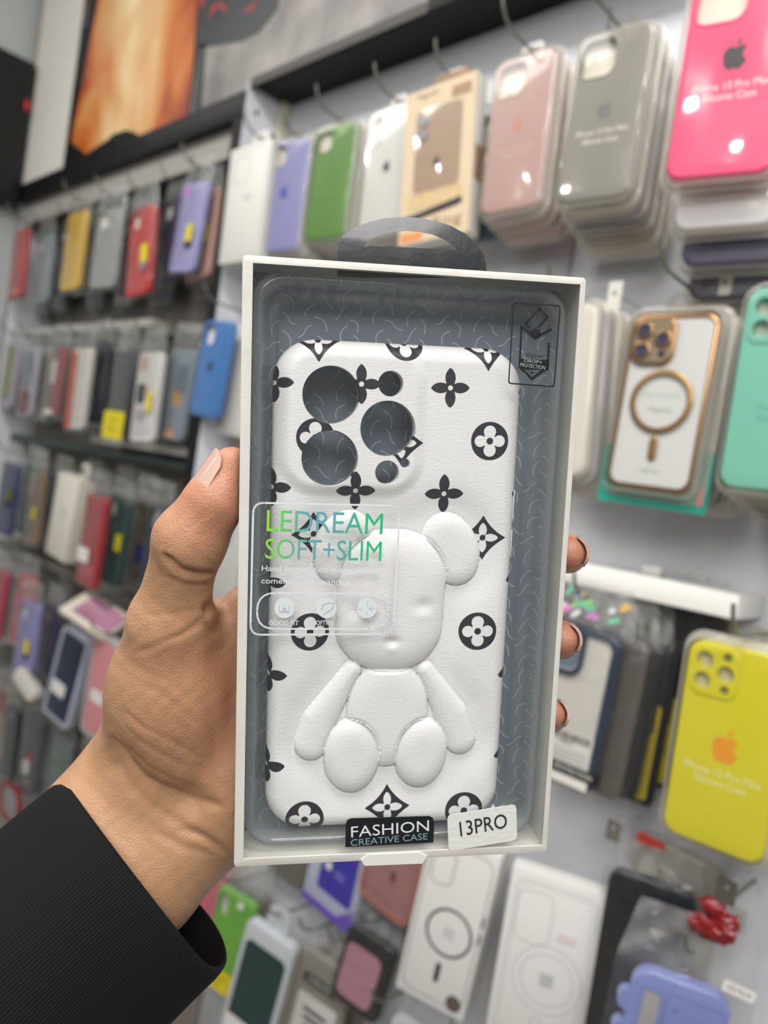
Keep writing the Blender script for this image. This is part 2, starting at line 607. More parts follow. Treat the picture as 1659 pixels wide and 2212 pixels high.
def cut_loops(kind, W, H):
    """camera openings of a case in the local frame (z from the bottom)"""
    s = W / 0.078
    if kind == 'square':
        return [rrect(0.037 * s, 0.038 * s, 0.010 * s, 6, -W / 2 + 0.0235 * s, H - 0.0245 * s)]
    if kind == 'oblong':
        return [rrect(0.019 * s, 0.038 * s, 0.0092 * s, 6, -W / 2 + 0.0165 * s, H - 0.026 * s)]
    if kind == 'wide':
        return [rrect(0.030 * s, 0.032 * s, 0.010 * s, 6, -W / 2 + 0.020 * s, H - 0.022 * s)]
    if kind == 'lens':
        x, z = -W / 2 + 0.0225 * s, H - 0.0235 * s
        return [circ(x - 0.0085 * s, z + 0.0085 * s, 0.0068 * s, 18), circ(x - 0.0085 * s, z - 0.0085 * s, 0.0068 * s, 18),
                circ(x + 0.0085 * s, z, 0.0068 * s, 18), circ(x + 0.0085 * s, z + 0.0135 * s, 0.0036 * s, 12), circ(x + 0.0095 * s, z - 0.0125 * s, 0.0036 * s, 12)]
    if kind == 'holes3':
        return [circ(-W / 2 + 0.016 * s, H - (0.016 + 0.014 * k) * s, 0.0045 * s, 14) for k in range(3)]
    return []


def add_case(root, W, H, T, m, cut='square', r=0.0125, y0=0.0, name='case', bev=0.0028, insert=True):
    holes = cut_loops(cut, W, H)
    c = rr_slab(name, W, H, T, r, m, root, holes, bev=bev, y0=y0, cz=H / 2, seg=4)
    if cut == 'lens':
        s = W / 0.078
        rr_slab('camera_island', 0.038 * s, 0.041 * s, 0.0010, 0.010 * s, m, c, holes, bev=0.0008, y0=y0 - 0.0009,
                cx=-W / 2 + 0.0225 * s, cz=H - 0.0235 * s)
    elif holes and cut in ('square', 'wide', 'oblong'):
        rim = bmesh.new()
        lp = holes[0]
        cx = sum(p[0] for p in lp) / len(lp)
        cz = sum(p[1] for p in lp) / len(lp)
        big = [(cx + (x - cx) * 1.075, cz + (z - cz) * 1.075) for x, z in lp]
        slab(rim, lambda i: [(cx + (x - cx) * (1 - i / 0.02), cz + (z - cz) * (1 - i / 0.02)) for x, z in big], [lp], y0 - 0.0006, y0 + 0.001, 0.0004, 2)
        bm_obj('camera_rim', rim, m, c, 40)
    if insert and holes:
        rr_slab('insert', W - 0.004, H - 0.004, 0.0006, r, insert_m, root, y0=y0 + T * 0.72, cz=H / 2)
    return c


def add_blister(root, W, H, T, ext=0.007, front=0.0014, tab=True):
    bm = bmesh.new()
    n = 6
    R = 0.016
    w0, h0 = W + 2 * ext, H + 2 * ext
    prev = ring_at(bm, rrect(w0, h0, R, n, 0, H / 2), T + 0.001)
    spec = [(ext * 0.35, T + 0.0006), (ext * 0.45, T - 0.0005), (ext * 0.60, 0.0012), (ext * 0.72, -0.0002), (ext * 0.98, -front), (ext * 1.35, -front - 0.0003)]
    for ins, y in spec:
        cur = ring_at(bm, rrect(w0 - 2 * ins, h0 - 2 * ins, R - ins * 0.6, n, 0, H / 2), y)
        bridge(bm, prev, cur)
        prev = cur
    bm.faces.new(prev)
    b = bm_obj('blister', bm, blister_m, root, 50)
    nv_ = len(b.data.vertices)
    k_in = nv_ - 2 * (4 * (n + 1))
    b.data.attributes.new('bunched', 'FLOAT', 'POINT').data.foreach_set('value', np.array([1.0 if i < k_in else 0.0 for i in range(nv_)], np.float32))
    if tab:
        tb = rrect(0.030, 0.022, 0.009, 6, 0, H + ext + 0.001)
        poly_slab('hang_tab', tb, 0.0005, blister_m, b, y0=T + 0.0004, holes=[rrect(0.014, 0.005, 0.0024, 4, 0, H + ext + 0.004)])
    return b


def add_bag(root, W, H, T, seed=0, top=0.045, side=0.006, header=None, amp=0.0030):
    rnd = random.Random(seed)
    nx, nz = 9, 20
    w, z0, z1 = W + 2 * side, -0.006, H + top
    ph = [rnd.uniform(0, 6.28) for _ in range(8)]
    fr = [rnd.uniform(60, 160) for _ in range(8)]

    def crink(x, z, s):
        v = sum(math.sin(fr[k] * (x * math.cos(ph[k]) + z * math.sin(ph[k])) + ph[(k + 3) % 8]) for k in range(8)) / 8
        return v * amp * (1.0 + 1.3 * max(0.0, (z - H) / top) if top else v * amp) + rnd.uniform(-1, 1) * amp * 0.25
    V, Fc = [], []
    for s in (0, 1):
        for j in range(nz):
            for i in range(nx):
                u, t = i / (nx - 1), j / (nz - 1)
                x, z = (u - 0.5) * w, z0 + (z1 - z0) * t
                e = min(1.0, min(u, 1 - u) * 7) * min(1.0, t * 9)
                f = 1.0 if z < H else max(0.0, 1 - (z - H) / (top * 0.6 + 1e-6))
                x *= 1 - 0.18 * max(0.0, (z - H) / (top + 1e-6))
                mid = T * 0.5
                if s == 0:
                    y = mid - (mid + 0.0016) * e * f - abs(crink(x, z, s)) * e
                else:
                    y = mid + (T - mid + 0.001) * e * f + abs(crink(x, z, s)) * 0.5 * e
                V.append((x, y, z))
        b = s * nx * nz
        for j in range(nz - 1):
            for i in range(nx - 1):
                q = (b + j * nx + i, b + j * nx + i + 1, b + (j + 1) * nx + i + 1, b + (j + 1) * nx + i)
                Fc.append(q if s == 0 else q[::-1])
    bag = mesh_obj('bag', V, Fc, film, root, 25)
    bag.data.attributes.new('bunched', 'FLOAT', 'POINT').data.foreach_set('value', np.array([min(1.0, max(0.0, (v[2] - H + 0.004) / 0.012)) * (0.6 + 0.4 * math.sin(v[0] * 330 + v[2] * 150)) for v in V], np.float32))
    if header:
        rr_slab('header_card', W * 0.8, 0.018, 0.0008, 0.002, mat('header_%s' % header.strip('#'), header, 0.5), root, y0=T * 0.4, cz=H + top * 0.72)
    return bag


def add_label(root, x, z, w, h, m, y=-0.0035, name='label', rot=0.0, lines=None, inkm=None):
    pts = rrect(w, h, min(w, h) * 0.12, 3)
    c, s = math.cos(rot), math.sin(rot)
    pts = [(x + px * c - pz * s, z + px * s + pz * c) for px, pz in pts]
    l = poly_slab(name, pts, 0.0003, m, root, y0=y)
    if lines:
        for k, (t, sz, dz) in enumerate(lines):
            text('lettering', t, sz, inkm or ink, l, x, y - 0.00015, z + dz, rot=-rot)
    return l


def case_item(label, pose, colour, cut='square', wrap='bag', T=0.0105, mark=None, lines=None, line_m=None, name='phone_case', cat='phone case',
              group=None, pegw=None, tip=None, seed=0, header=None, rough=0.28, r=0.0125, m=None, top=0.045, labels=(), patch=(), mark_z=0.53, mark_w=0.017, pegx=0.0):
    X, off, Z, yaw, lean, W, H = pose
    loc, rot = frame(X, off, Z, yaw, lean, H)
    root = thing(name, label, cat, loc, rot, group)
    m = m or gloss_mat(colour, rough)
    c = add_case(root, W, H, T, m, cut, r)
    if mark:
        logo('emblem', mark_w, mark if not isinstance(mark, str) else mat('mark_' + mark.strip('#'), mark, 0.3), c, 0, -0.00012, H * mark_z)
    if lines:
        for t, sz, fz in lines:
            text('lettering', t, sz, line_m or pale_ink, c, 0, -0.00012, H * fz, sx=0.92)
    for (x, z, pw, ph, pm) in patch:
        rr_slab('printed_patch', pw, ph, 0.0002, min(pw, ph) * 0.3, pm, c, y0=-0.0002, cx=x, cz=z * H)
    if wrap == 'blister':
        add_blister(root, W, H, T)
    elif wrap == 'bag':
        add_bag(root, W, H, T, seed, top, header=header)
    for (x, fz, lw, lh, lm, ln) in labels:
        add_label(root, x, H * fz, lw, lh, lm, lines=ln)
    if pegw:
        zt = Z + H / 2 + (0.008 if wrap == 'blister' else 0.022)
        peg(X + pegx - math.sin(math.radians(lean)) * (H / 2 + 0.02), zt, tip or off + 0.035, pegw, 0.03 if X < PX else 0.0)
    return root


def stack(what, pose, colours, pitch=0.0165, drop=0.006, wrap='blister', group=None, dx=0.0, cut='square', wgrow=0.0):
    """further packs behind a front pack on the same peg"""
    X, off, Z, yaw, lean, W, H = pose
    words = ['first', 'second', 'third', 'fourth', 'fifth']
    for k, (c, cname) in enumerate(colours):
        o = off - pitch * (k + 1)
        if o < 0.014:
            break
        case_item('%s case in clear pack, %s behind the %s' % (cname, words[k], what), (X + dx * (k + 1), o, Z - drop * (k + 1), yaw, lean, W + wgrow * k, H), c, cut, wrap,
                  group=group, seed=100 + 7 * k + len(what))


def carton(label, pose, T=0.02, m=None, pegw=None, group=None, name='retail_carton', tab=True, mirror=False, ghost=None):
    X, off, Z, yaw, lean, W, H = pose
    loc, rot = frame(X, off, Z, yaw, lean, H)
    root = thing(name, label, 'box', loc, rot, group)
    box('carton', -W / 2, W / 2, 0.0, T, 0.0, H, m or white_card, root, bev=0.0008)
    if tab:
        poly_slab('hang_tab', rrect(0.036, 0.030, 0.008, 5, 0, H + 0.012), 0.0006, m or white_card, root, y0=T - 0.001, holes=[rrect(0.018, 0.006, 0.0028, 4, 0, H + 0.016)])
    if pegw:
        peg(X - math.sin(math.radians(lean)) * (H / 2 + 0.02), Z + H / 2 + 0.014, off + 0.02, pegw, 0.03 if X < PX else 0.0)
    return root


def outline(root, w, h, r, cx, cz, t, m, y=-0.00012, name='printed_outline', n=6):
    bm = bmesh.new()
    ribbon(bm, rrect(w, h, r, n, cx, cz), rrect(w - 2 * t, h - 2 * t, max(r - t, 1e-4), n, cx, cz), y)
    return bm_obj(name, bm, m, root, 0)


def ringprint(root, r, cx, cz, t, m, y=-0.00012, name='printed_ring'):
    bm = bmesh.new()
    ribbon(bm, circ(cx, cz, r, 40), circ(cx, cz, r - t, 40), y)
    return bm_obj(name, bm, m, root, 0)


# ---- right wall, top row
P = {
 'purple': (-0.9406, 0.0799, 1.8906, 10.0, 1.1, 0.0790, 0.1620), 'green': (-0.8630, 0.0613, 1.9046, 8.2, 2.1, 0.0755, 0.1615),
 'white': (-0.7352, 0.0756, 1.8932, 1.7, 3.6, 0.0800, 0.1659), 'tan': (-0.6258, 0.0990, 1.8751, 5.9, 6.3, 0.0970, 0.1835),
 'rose': (-0.5164, 0.0991, 1.8850, 2.7, 2.4, 0.0730, 0.1646), 'gray': (-0.4095, 0.1069, 1.8763, 4.9, 0.1, 0.0746, 0.1604),
 'pink': (-0.2690, 0.1559, 1.8590, 11.8, 0.5, 0.0801, 0.1669), 'wstack': (-0.4212, 0.1007, 1.6127, -0.6, 4.6, 0.0800, 0.1665),
 'gold': (-0.3095, 0.1016, 1.6060, 1.8, -0.7, 0.0796, 0.1568), 'mint': (-0.1997, 0.1278, 1.6152, -0.3, 0.4, 0.0800, 0.1582),
 'navybump': (-0.3623, 0.0844, 1.3148, 6.8, -2.3, 0.0800, 0.1538), 'yellow': (-0.2015, 0.1241, 1.3344, 3.6, 0.6, 0.0766, 0.1586),
 'mag1': (-0.4637, 0.0780, 1.0416, 19, -4.4, 0.0800, 0.1840), 'mag2': (-0.3525, 0.0636, 1.0530, 24, -0.6, 0.0920, 0.1740),
 'lilacbr': (-0.2100, 0.1107, 1.0592, 25.8, -2.4, 0.0762, 0.1554), 'brightgreen': (-0.8401, 0.0648, 0.8118, 13.6, -3.5, 0.0712, 0.1471),
 'dkgreentray': (-0.7402, 0.0879, 0.8106, 15.0, -7.6, 0.0821, 0.1665), 'bluebox': (-0.6827, 0.0303, 1.0016, 2.4, -5.1, 0.0961, 0.1650),
 'pinkish': (-0.5697, 0.0504, 1.0697, 3.0, -6.0, 0.0817, 0.1600)}
SIL = [('iPhone 13 Pro Max', 0.0075, 0.405), ('Silicone Case', 0.0075, 0.352)]
SIL12 = [('iPhone 12 Pro Max', 0.0075, 0.405), ('Silicone Case', 0.0075, 0.352)]
case_item('lavender case with blue fruit mark in clear pack, beside the dark post', P['purple'], '#8f8fc4', 'wide', 'blister', mark='#4a63a8', pegw='lavender case by the post', tip=0.10)
stack('lavender case by the post', P['purple'], [('#d8d6d2', 'white'), ('#c9c6c0', 'pale grey'), ('#2c2b33', 'black')], drop=0.004)
case_item('moss green case in clear pack, right of the lavender one', P['green'], '#5f8a46', 'wide', 'blister', lines=[('Silicone', 0.006, 0.40)], line_m=mat('faint_green_ink', '#86a871', 0.5), pegw='moss green case', tip=0.105)
stack('moss green case', P['green'], [('#e2e0dc', 'white'), ('#cfccc4', 'cream')], drop=0.003)
case_item('white case with narrow camera slot and black fruit mark, between green case and tan box', P['white'], '#d4d5d6', 'oblong', 'blister', mark='#2f3033', mark_w=0.013, pegw='white case', tip=0.115)
stack('white case with the narrow slot', P['white'], [('#e4e2de', 'ivory'), ('#bdbdbb', 'grey')], drop=0.003)
case_item('dusty rose case with faint orange fruit mark, right of the tan box', P['rose'], '#b99997', 'square', 'blister', mark='#c08a78', mark_w=0.013, mark_z=0.55,
          lines=[('iPhone 13 Pro Max', 0.0065, 0.40), ('Silicone Case', 0.0065, 0.36)], line_m=mat('faint_rose_ink', '#d2b6b4', 0.5), pegw='dusty rose case', tip=0.150)
stack('dusty rose case', P['rose'], [('#d9b3b0', 'pale pink'), ('#c9908c', 'salmon'), ('#e2a9a8', 'light pink'), ], drop=0.0035, dx=-0.001)
case_item('grey case lettered in white with a dark fruit mark, between rose and hot pink cases', P['gray'], '#8a8884', 'square', 'blister', mark='#75757a', mark_w=0.015,
          lines=SIL, pegw='grey silicone case', tip=0.165, pegx=-0.004)
stack('grey silicone case', P['gray'], [('#d9d6cb', 'cream'), ('#23305c', 'navy'), ('#8d7a66', 'brown'), ('#e0d9c4', 'ivory')], drop=0.0068)
case_item('hot pink case with black fruit mark and white lettering, at the upper right corner', P['pink'], '#e63a75', 'square', 'blister', mark='#27222c', mark_w=0.019, mark_z=0.56,
          lines=[('iPhone 13 Pro Max', 0.0082, 0.425), ('Silicone Case', 0.0082, 0.375)], pegw='hot pink case', tip=0.20)
stack('hot pink case', (-0.2690, 0.1559, 1.850, 8, 0.5, 0.0801, 0.1669), [('#d8d6dc', 'white'), ('#41395f', 'purple edged'), ('#2a1f3a', 'dark violet'), ('#cfcac0', 'cream')], pitch=0.026, drop=0.022, wgrow=0.002)
r = box('red_card', -0.012, 0.014, 0, 0.001, 0, 0.045, mat('red_card', '#b3262a', 0.5))
r.location = (-0.318, -0.05, 1.945)
r.rotation_euler = (0, -0.7, 0.1)
tag(r, 'red card corner sticking out behind the hot pink case', 'card')

# tan window box
t0 = P['tan']
tb = carton('tan window box holding a brown clear case, beside the dusty rose case', t0, T=0.022, m=mat('white_box_side', '#d7d4cc', 0.5), pegw='tan window box')
W, H = t0[5], t0[6]
tanm = mat('tan_card', '#cdb899', 0.55)
brown = mat('brown_card', '#9a7c60', 0.55)
rr_slab('front_sleeve', W + 0.0004, H, 0.0008, 0.001, tanm, tb, [rrect(0.064, 0.098, 0.008, 5, 0.0, H * 0.585)], y0=-0.0009, cz=H / 2)
rr_slab('case', 0.070, 0.112, 0.004, 0.009, gloss_mat('#a68a72', 0.3), tb, y0=0.0035 - 0.004, cz=H * 0.585, back=True)
for k in range(2):
    rr_slab('lens', 0.013, 0.013, 0.0016, 0.006, mat('lens_grey', '#8e8f96', 0.25, coat=0.4), tb, y0=-0.0022, cx=-0.022, cz=H * 0.585 + 0.036 - 0.016 * k)
logo('emblem', 0.010, ink, tb, 0.0, -0.0012, H * 0.50)
gx, gz = np.meshgrid(np.linspace(-0.5, 0.5, 13), np.linspace(-0.5, 0.5, 9))
V = [(x * 0.066, -0.0012 - 0.004 * math.cos(x * math.pi) * math.cos(z * math.pi * 0.6), H * 0.585 + z * 0.1) for x, z in zip(gx.ravel(), gz.ravel())]
Fq = [(j * 13 + i, j * 13 + i + 1, (j + 1) * 13 + i + 1, (j + 1) * 13 + i) for j in range(8) for i in range(12)]
mesh_obj('window', V, Fq, clear('box_window', '#ffffff', 0.03, 0.06, 2.0), tb, 180)
rr_slab('brown_corner', 0.026, 0.013, 0.0003, 0.001, brown, tb, y0=-0.0013, cx=W * 0.30, cz=H - 0.016)
rr_slab('printed_panel', 0.078, 0.020, 0.0003, 0.002, mat('tan_panel', '#cbb183', 0.5), tb, y0=-0.0012, cx=0, cz=H * 0.265)
for k, x in enumerate((-0.022, 0.002, 0.026)):
    ringprint(tb, 0.008, x, H * 0.265, 0.0006, mat('brown_line', '#a58c66', 0.5), -0.0014)
pts = [(-0.041, H * 0.135), (-0.032, H * 0.13), (-0.030, H * 0.145), (0.032, H * 0.185), (0.038, H * 0.195), (0.037, H * 0.235), (-0.030, H * 0.185), (-0.040, H * 0.185)]
poly_slab('black_strap_print', pts, 0.0004, ink, tb, y0=-0.0014)
text('lettering', 'Ring', 0.018, mat('brown_ink', '#8a6a4c', 0.5), tb, 0.018, -0.0012, H * 0.10, sx=1.3)
text('lettering', 'Magnetic', 0.009, mat('brown_ink', '#8a6a4c', 0.5), tb, -0.018, -0.0012, H * 0.955)
rr_slab('orange_corner', 0.030, 0.010, 0.0003, 0.001, mat('orange_print', '#d98a4a', 0.5), tb, y0=-0.0012, cx=-0.030, cz=0.008)
poly_slab('brown_hang_tab', rrect(0.046, 0.018, 0.002, 3, 0.006, H + 0.008), 0.0008, brown, tb, y0=0.010)
rr_slab('brown_side_label', 0.0006, 0.040, 0.016, 0.0002, brown, tb, y0=0.004, cx=W / 2 + 0.0004, cz=H * 0.45)
case_item('dark case in a crinkled bag, behind the right edge of the tan box', (-0.578, 0.045, 1.875, 3, 3, 0.07, 0.15), '#3f4a52', 'square', 'bag', seed=77)

# ---- right wall, middle row
case_item('milky white case in clear pack, half hidden behind the held box', P['wstack'], '#d9d4cf', 'square', 'blister', pegw='milky white case', tip=0.13)
stack('milky white case', P['wstack'], [('#3d3560', 'violet edged'), ('#d8d2c6', 'cream'), ('#cac5b8', 'pale grey'), ('#e0dcd2', 'ivory')], drop=0.002, dx=0.004)

gp = P['gold']
g = thing('phone_case', 'clear case with gold rim and gold ring on white card, beside the held box', 'phone case', *frame(*gp[:5], gp[6]))
W, H = gp[5], gp[6]
goldm = mat('gold_chrome', '#bd946a', 0.22, metal=0.95)
gold2 = mat('gold_ring', '#c9a373', 0.28, metal=0.9)
bm = bmesh.new()
slab(bm, lambda i: rrect(W - 2 * i, H - 2 * i, 0.013 - i, 8, 0, H / 2), [rrect(W - 0.008, H - 0.008, 0.0095, 8, 0, H / 2)], 0.0, 0.0105, 0.003, 4)
bm_obj('gold_frame', bm, goldm, g, 50)
rr_slab('case', W - 0.006, H - 0.006, 0.003, 0.011, mat('white_back', '#d4d6da', 0.25, coat=0.5), g, y0=0.0014, cz=H / 2)
cm = rr_slab('camera_plate', 0.040, 0.043, 0.004, 0.011, goldm, g, bev=0.0012, y0=-0.0022, cx=-W / 2 + 0.024, cz=H - 0.025)
rr_slab('camera_glass', 0.035, 0.038, 0.0005, 0.009, mat('camera_glass', '#8f7f6c', 0.12, coat=1.0), cm, y0=-0.0026, cx=-W / 2 + 0.024, cz=H - 0.025)
for (x, z) in ((-0.0085, 0.009), (-0.0085, -0.009), (0.0095, 0.001)):
    a, b = -W / 2 + 0.024 + x, H - 0.025 + z
    bm = bmesh.new()
    slab(bm, lambda i: circ(a, b, 0.0082 - i, 24), [circ(a, b, 0.0055, 24)], -0.0042, -0.0024, 0.0008, 2)
    l = bm_obj('lens_ring', bm, goldm, cm, 50)
    poly_slab('lens', circ(a, b, 0.0055, 20), 0.0004, mat('lens_blue', '#3a3c5c', 0.15, coat=1.0), l, y0=-0.0030)
poly_slab('flash', circ(-W / 2 + 0.034, H - 0.037, 0.003, 14), 0.0004, ink, cm, y0=-0.0030)
bm = bmesh.new()
slab(bm, lambda i: circ(0, H * 0.50, 0.0285 - i, 48), [circ(0, H * 0.50, 0.0235, 48)], -0.0014, 0.0016, 0.001, 3)
bm_obj('magnet_ring', bm, gold2, g, 50)
rr_slab('magnet_bar', 0.0075, 0.022, 0.003, 0.0035, gold2, g, bev=0.001, y0=-0.0010, cz=H * 0.235)
text('lettering', 'NEW PHONE', 0.0055, mat('aqua_ink', '#8fc0b8', 0.5), g, -0.002, 0.0013, H * 0.535, sx=1.1)
text('lettering', 'Magnetic', 0.006, mat('grey_ink', '#8d9096', 0.5), g, 0, 0.0013, H * 0.455)
text('lettering', 'Magic case', 0.0042, mat('grey_ink', '#8d9096', 0.5), g, 0, 0.0013, H * 0.105)
text('lettering', '...', 0.009, mat('grey_ink', '#8d9096', 0.5), g, 0, 0.0013, H * 0.135)
for z in (0.71, 0.64):
    rr_slab('side_button', 0.002, 0.012, 0.004, 0.001, goldm, g, y0=0.003, cx=W / 2, cz=H * z)
add_blister(g, W, H, 0.0105, ext=0.009, front=0.004)
teal = mat('teal_card', '#1f9a84', 0.5)
rr_slab('backing_card', W + 0.022, H * 0.34, 0.0012, 0.002, teal, g, y0=0.0125, cz=H * 0.17 - 0.015)
rr_slab('backing_card', W + 0.020, H * 0.78, 0.0012, 0.002, mat('grey_backing', '#b4afa8', 0.5), g, y0=0.0132, cz=H * 0.60)
rr_slab('pink_print', 0.006, 0.016, 0.0003, 0.002, mat('pink_print', '#d9748c', 0.5), g, y0=0.0121, cx=W / 2 + 0.004, cz=0.000)
peg(gp[0], gp[2] + H / 2 + 0.026, 0.15, 'gold rimmed case')
stack('gold rimmed case', gp, [('#2f6f68', 'teal'), ('#41505a', 'slate'), ('#d6d2c8', 'cream')], pitch=0.022, drop=0.003, dx=0.004)
case_item('mint green case in clear pack, at the right border of the photo', P['mint'], '#79c0b0', 'lens', 'blister', mark=None, lines=[('iPhone 12 Pro', 0.0075, 0.40), ('Silicone Case', 0.0075, 0.35)],
          line_m=mat('teal_ink', '#5aa79a', 0.5), pegw='mint green case', tip=0.16)
stack('mint green case', P['mint'], [('#d5cdb4', 'cream'), ('#2b2a2c', 'black'), ('#3a3432', 'dark brown')], drop=0.006, pitch=0.03)


def price_tab(label, px, py, off, w, h, m):
    p = at(px, py, off)
    t = thing('price_tab', label, 'tag', tuple(p))
    poly_slab('plate', rrect(w, h, 0.002, 3), 0.0012, m, t, holes=[circ(0, 0.003, w * 0.17, 14)])
    tube('wire', [(0, off + 0.0, 0.003), (0, 0.001, 0.003)], 0.0010, mat('peg_plate', '#b9bab6', 0.5), t)
    return t


wt = mat('white_tab', '#d4d2c8', 0.4)
dt = mat('grey_tab', '#6b665c', 0.5)
price_tab('white plastic tab with a hole, left of the gold rimmed case', 1327, 640, 0.06, 0.015, 0.030, wt)
price_tab('white plastic tab with a hole, above the right side of the gold rimmed case', 1564, 617, 0.08, 0.013, 0.016, wt)
price_tab('grey plastic tab with a hole, below the left side of the yellow case', 1324, 1795, 0.06, 0.0135, 0.019, dt)
price_tab('grey plastic tab with a hole, behind the red foil bow', 1567, 1925, 0.08, 0.0165, 0.020, dt)

# ---- right wall, third row
nb = P['navybump']
n_ = thing('phone_case', 'clear case with navy bumper in a bag, beside the fingertips', 'phone case', *frame(*nb[:5], nb[6]))
W, H = nb[5], nb[6]
navy = gloss_mat('#243248', 0.3)
bm = bmesh.new()
slab(bm, lambda i: rrect(W - 2 * i, H - 2 * i, 0.014 - i, 8, 0, H / 2), [rrect(W - 0.014, H - 0.014, 0.009, 8, 0, H / 2)], 0.0, 0.011, 0.003, 4)
bm_obj('bumper', bm, navy, n_, 50)
rr_slab('clear_back', W - 0.012, H - 0.012, 0.002, 0.009, mat('clear_back', '#cfcbc2', 0.3, coat=0.4), n_, y0=0.003, cz=H / 2)
cl_ = cut_loops('square', W, H)[0]
bm = bmesh.new()
ccx, ccz = sum(p[0] for p in cl_) / len(cl_), sum(p[1] for p in cl_) / len(cl_)
big = [(ccx + (x - ccx) * 1.22, ccz + (z - ccz) * 1.22) for x, z in cl_]
slab(bm, lambda i: big, [cl_], -0.001, 0.004)
bm_obj('camera_bumper', bm, navy, n_, 50)
rr_slab('camera_opening', 0.034, 0.035, 0.0006, 0.009, mat('slate_glass', '#66788a', 0.2), n_, y0=0.0024, cx=ccx, cz=ccz)
sl = rr_slab('sticker', 0.062, 0.036, 0.0003, 0.002, white_lab, n_, y0=0.0024, cx=0.004, cz=0.034)
rb = random.Random(4)
bx_ = -0.020
bm = bmesh.new()
while bx_ < 0.028:
    bw = rb.choice((0.0004, 0.0007, 0.0011))
    lp = [(bx_, 0.044), (bx_ + bw, 0.044), (bx_ + bw, 0.051), (bx_, 0.051)]
    slab(bm, lambda i: lp, [], 0.0021, 0.0024)
    bx_ += bw + rb.choice((0.0005, 0.0009))
bm_obj('barcode', bm, ink, sl, 0)
text('lettering', '1108273', 0.005, ink, sl, 0.004, 0.0022, 0.0415)
for k in range(3):
    rr_slab('text_line', 0.05, 0.0009, 0.0002, 0.0003, mat('grey_ink', '#8d9096', 0.5), sl, y0=0.0022, cx=0.004, cz=0.034 - 0.004 * k)
rr_slab('black_strip', W + 0.004, 0.0105, 0.0004, 0.001, ink, n_, y0=-0.0012, cx=0.004, cz=0.0175)
text('lettering', 'ORIGINAL PROTECTION', 0.0062, white_lab, n_, 0.004, -0.00135, 0.0175, bold=0.0001)
rr_slab('cream_strip', W - 0.01, 0.0085, 0.0004, 0.001, insert_m, n_, y0=-0.001, cx=0.0, cz=0.0075)
for z in (0.45, 0.52, 0.62):
    rr_slab('side_rib', 0.002, 0.008, 0.006, 0.0008, navy, n_, y0=0.002, cx=W / 2 + 0.0005, cz=H * z)
add_bag(n_, W, H, 0.011, 9, 0.045, side=0.010)
rb = random.Random(11)
holo = ['#7fd6b4', '#d99ad0', '#e8c070', '#8fb4ee', '#eef2f2', '#e58fa0', '#9be07a']
for k in range(26):
    x, z = -0.038 + 0.080 * rb.random(), H + 0.010 + 0.022 * rb.random()
    a = rb.uniform(0.3, 1.1)
    q = [(x + dx * math.cos(a) - dz * math.sin(a), z + dx * math.sin(a) + dz * math.cos(a)) for dx, dz in rrect(0.010 * rb.uniform(.6, 1.2), 0.0042, 0.0015, 3)]
    poly_slab('holographic_fleck', q, 0.0003, mat('holo_' + holo[k % 7].strip('#'), holo[k % 7], 0.2, metal=0.15), n_, y0=-0.007 - 0.001 * rb.random())
peg(nb[0], nb[2] + H / 2 + 0.026, 0.11, 'navy bumper case')
stack('navy bumper case', (nb[0] + 0.012, nb[1], nb[2], nb[3], nb[4], nb[5], nb[6]), [('#5f5a54', 'grey'), ('#2d2f33', 'black')], pitch=0.02, drop=0.002, wrap='bag', dx=0.006)
for k, (px, py, h, c1) in enumerate(((1372, 1560, 0.150, '#26262a'), (1408, 1540, 0.135, '#1e1e20'))):
    p = at(px, py, 0.03 - 0.012 * k)
    t = thing('accessory_pack', ['black pack with yellow and blue stripes hanging behind the navy bumper case', 'dark pack with yellow panel, partly behind the left edge of the yellow case'][k], 'pack', (p[0], p[1], p[2] - h / 2), (0, 0.02, 0.1))
    rr_slab('card', 0.055, h, 0.006, 0.006, mat('black_pack', '#232326', 0.4), t, bev=0.001, cz=h / 2)
    rr_slab('yellow_panel', 0.022, h * 0.62, 0.0004, 0.004, mat('olive_yellow', '#b9a92a', 0.45), t, y0=-0.0003, cx=0.010, cz=h * 0.34)
    rr_slab('black_window', 0.010, h * 0.3, 0.0004, 0.003, ink, t, y0=-0.0005, cx=0.012, cz=h * 0.60)
    if k == 0:
        rr_slab('blue_stripe', 0.007, 0.045, 0.0004, 0.001, mat('sky_blue_print', '#3f8fd0', 0.4), t, y0=-0.0006, cx=-0.004, cz=h * 0.26)
        rr_slab('white_stripe', 0.006, 0.03, 0.0004, 0.001, white_lab, t, y0=-0.0006, cx=-0.002, cz=h * 0.46)
        rr_slab('yellow_stripe', 0.007, 0.03, 0.0004, 0.001, yellow_lab, t, y0=-0.0006, cx=-0.011, cz=h * 0.42)
        rr_slab('violet_stripe', 0.009, 0.04, 0.0004, 0.001, mat('violet_print', '#433a78', 0.4), t, y0=-0.0006, cx=-0.020, cz=h * 0.42)
    peg(p[0], p[2] + h / 2 - 0.004, 0.06, ['striped black pack', 'dark yellow panelled pack'][k])
case_item('bright yellow case with orange fruit mark and white lettering, at the right border', P['yellow'], '#d3cb2c', 'lens', 'blister', mark='#e59a2e', mark_w=0.0205, mark_z=0.50,
          lines=[('iPhone 12 Pro Max', 0.0082, 0.372), ('Silicone Case', 0.0080, 0.322)], line_m=mat('cream_ink', '#e6e2b0', 0.5), pegw='bright yellow case', tip=0.155)
stack('bright yellow case', P['yellow'], [('#dcd8cc', 'cream'), ('#d2cec2', 'ivory')], pitch=0.022, drop=0.004, dx=0.006)

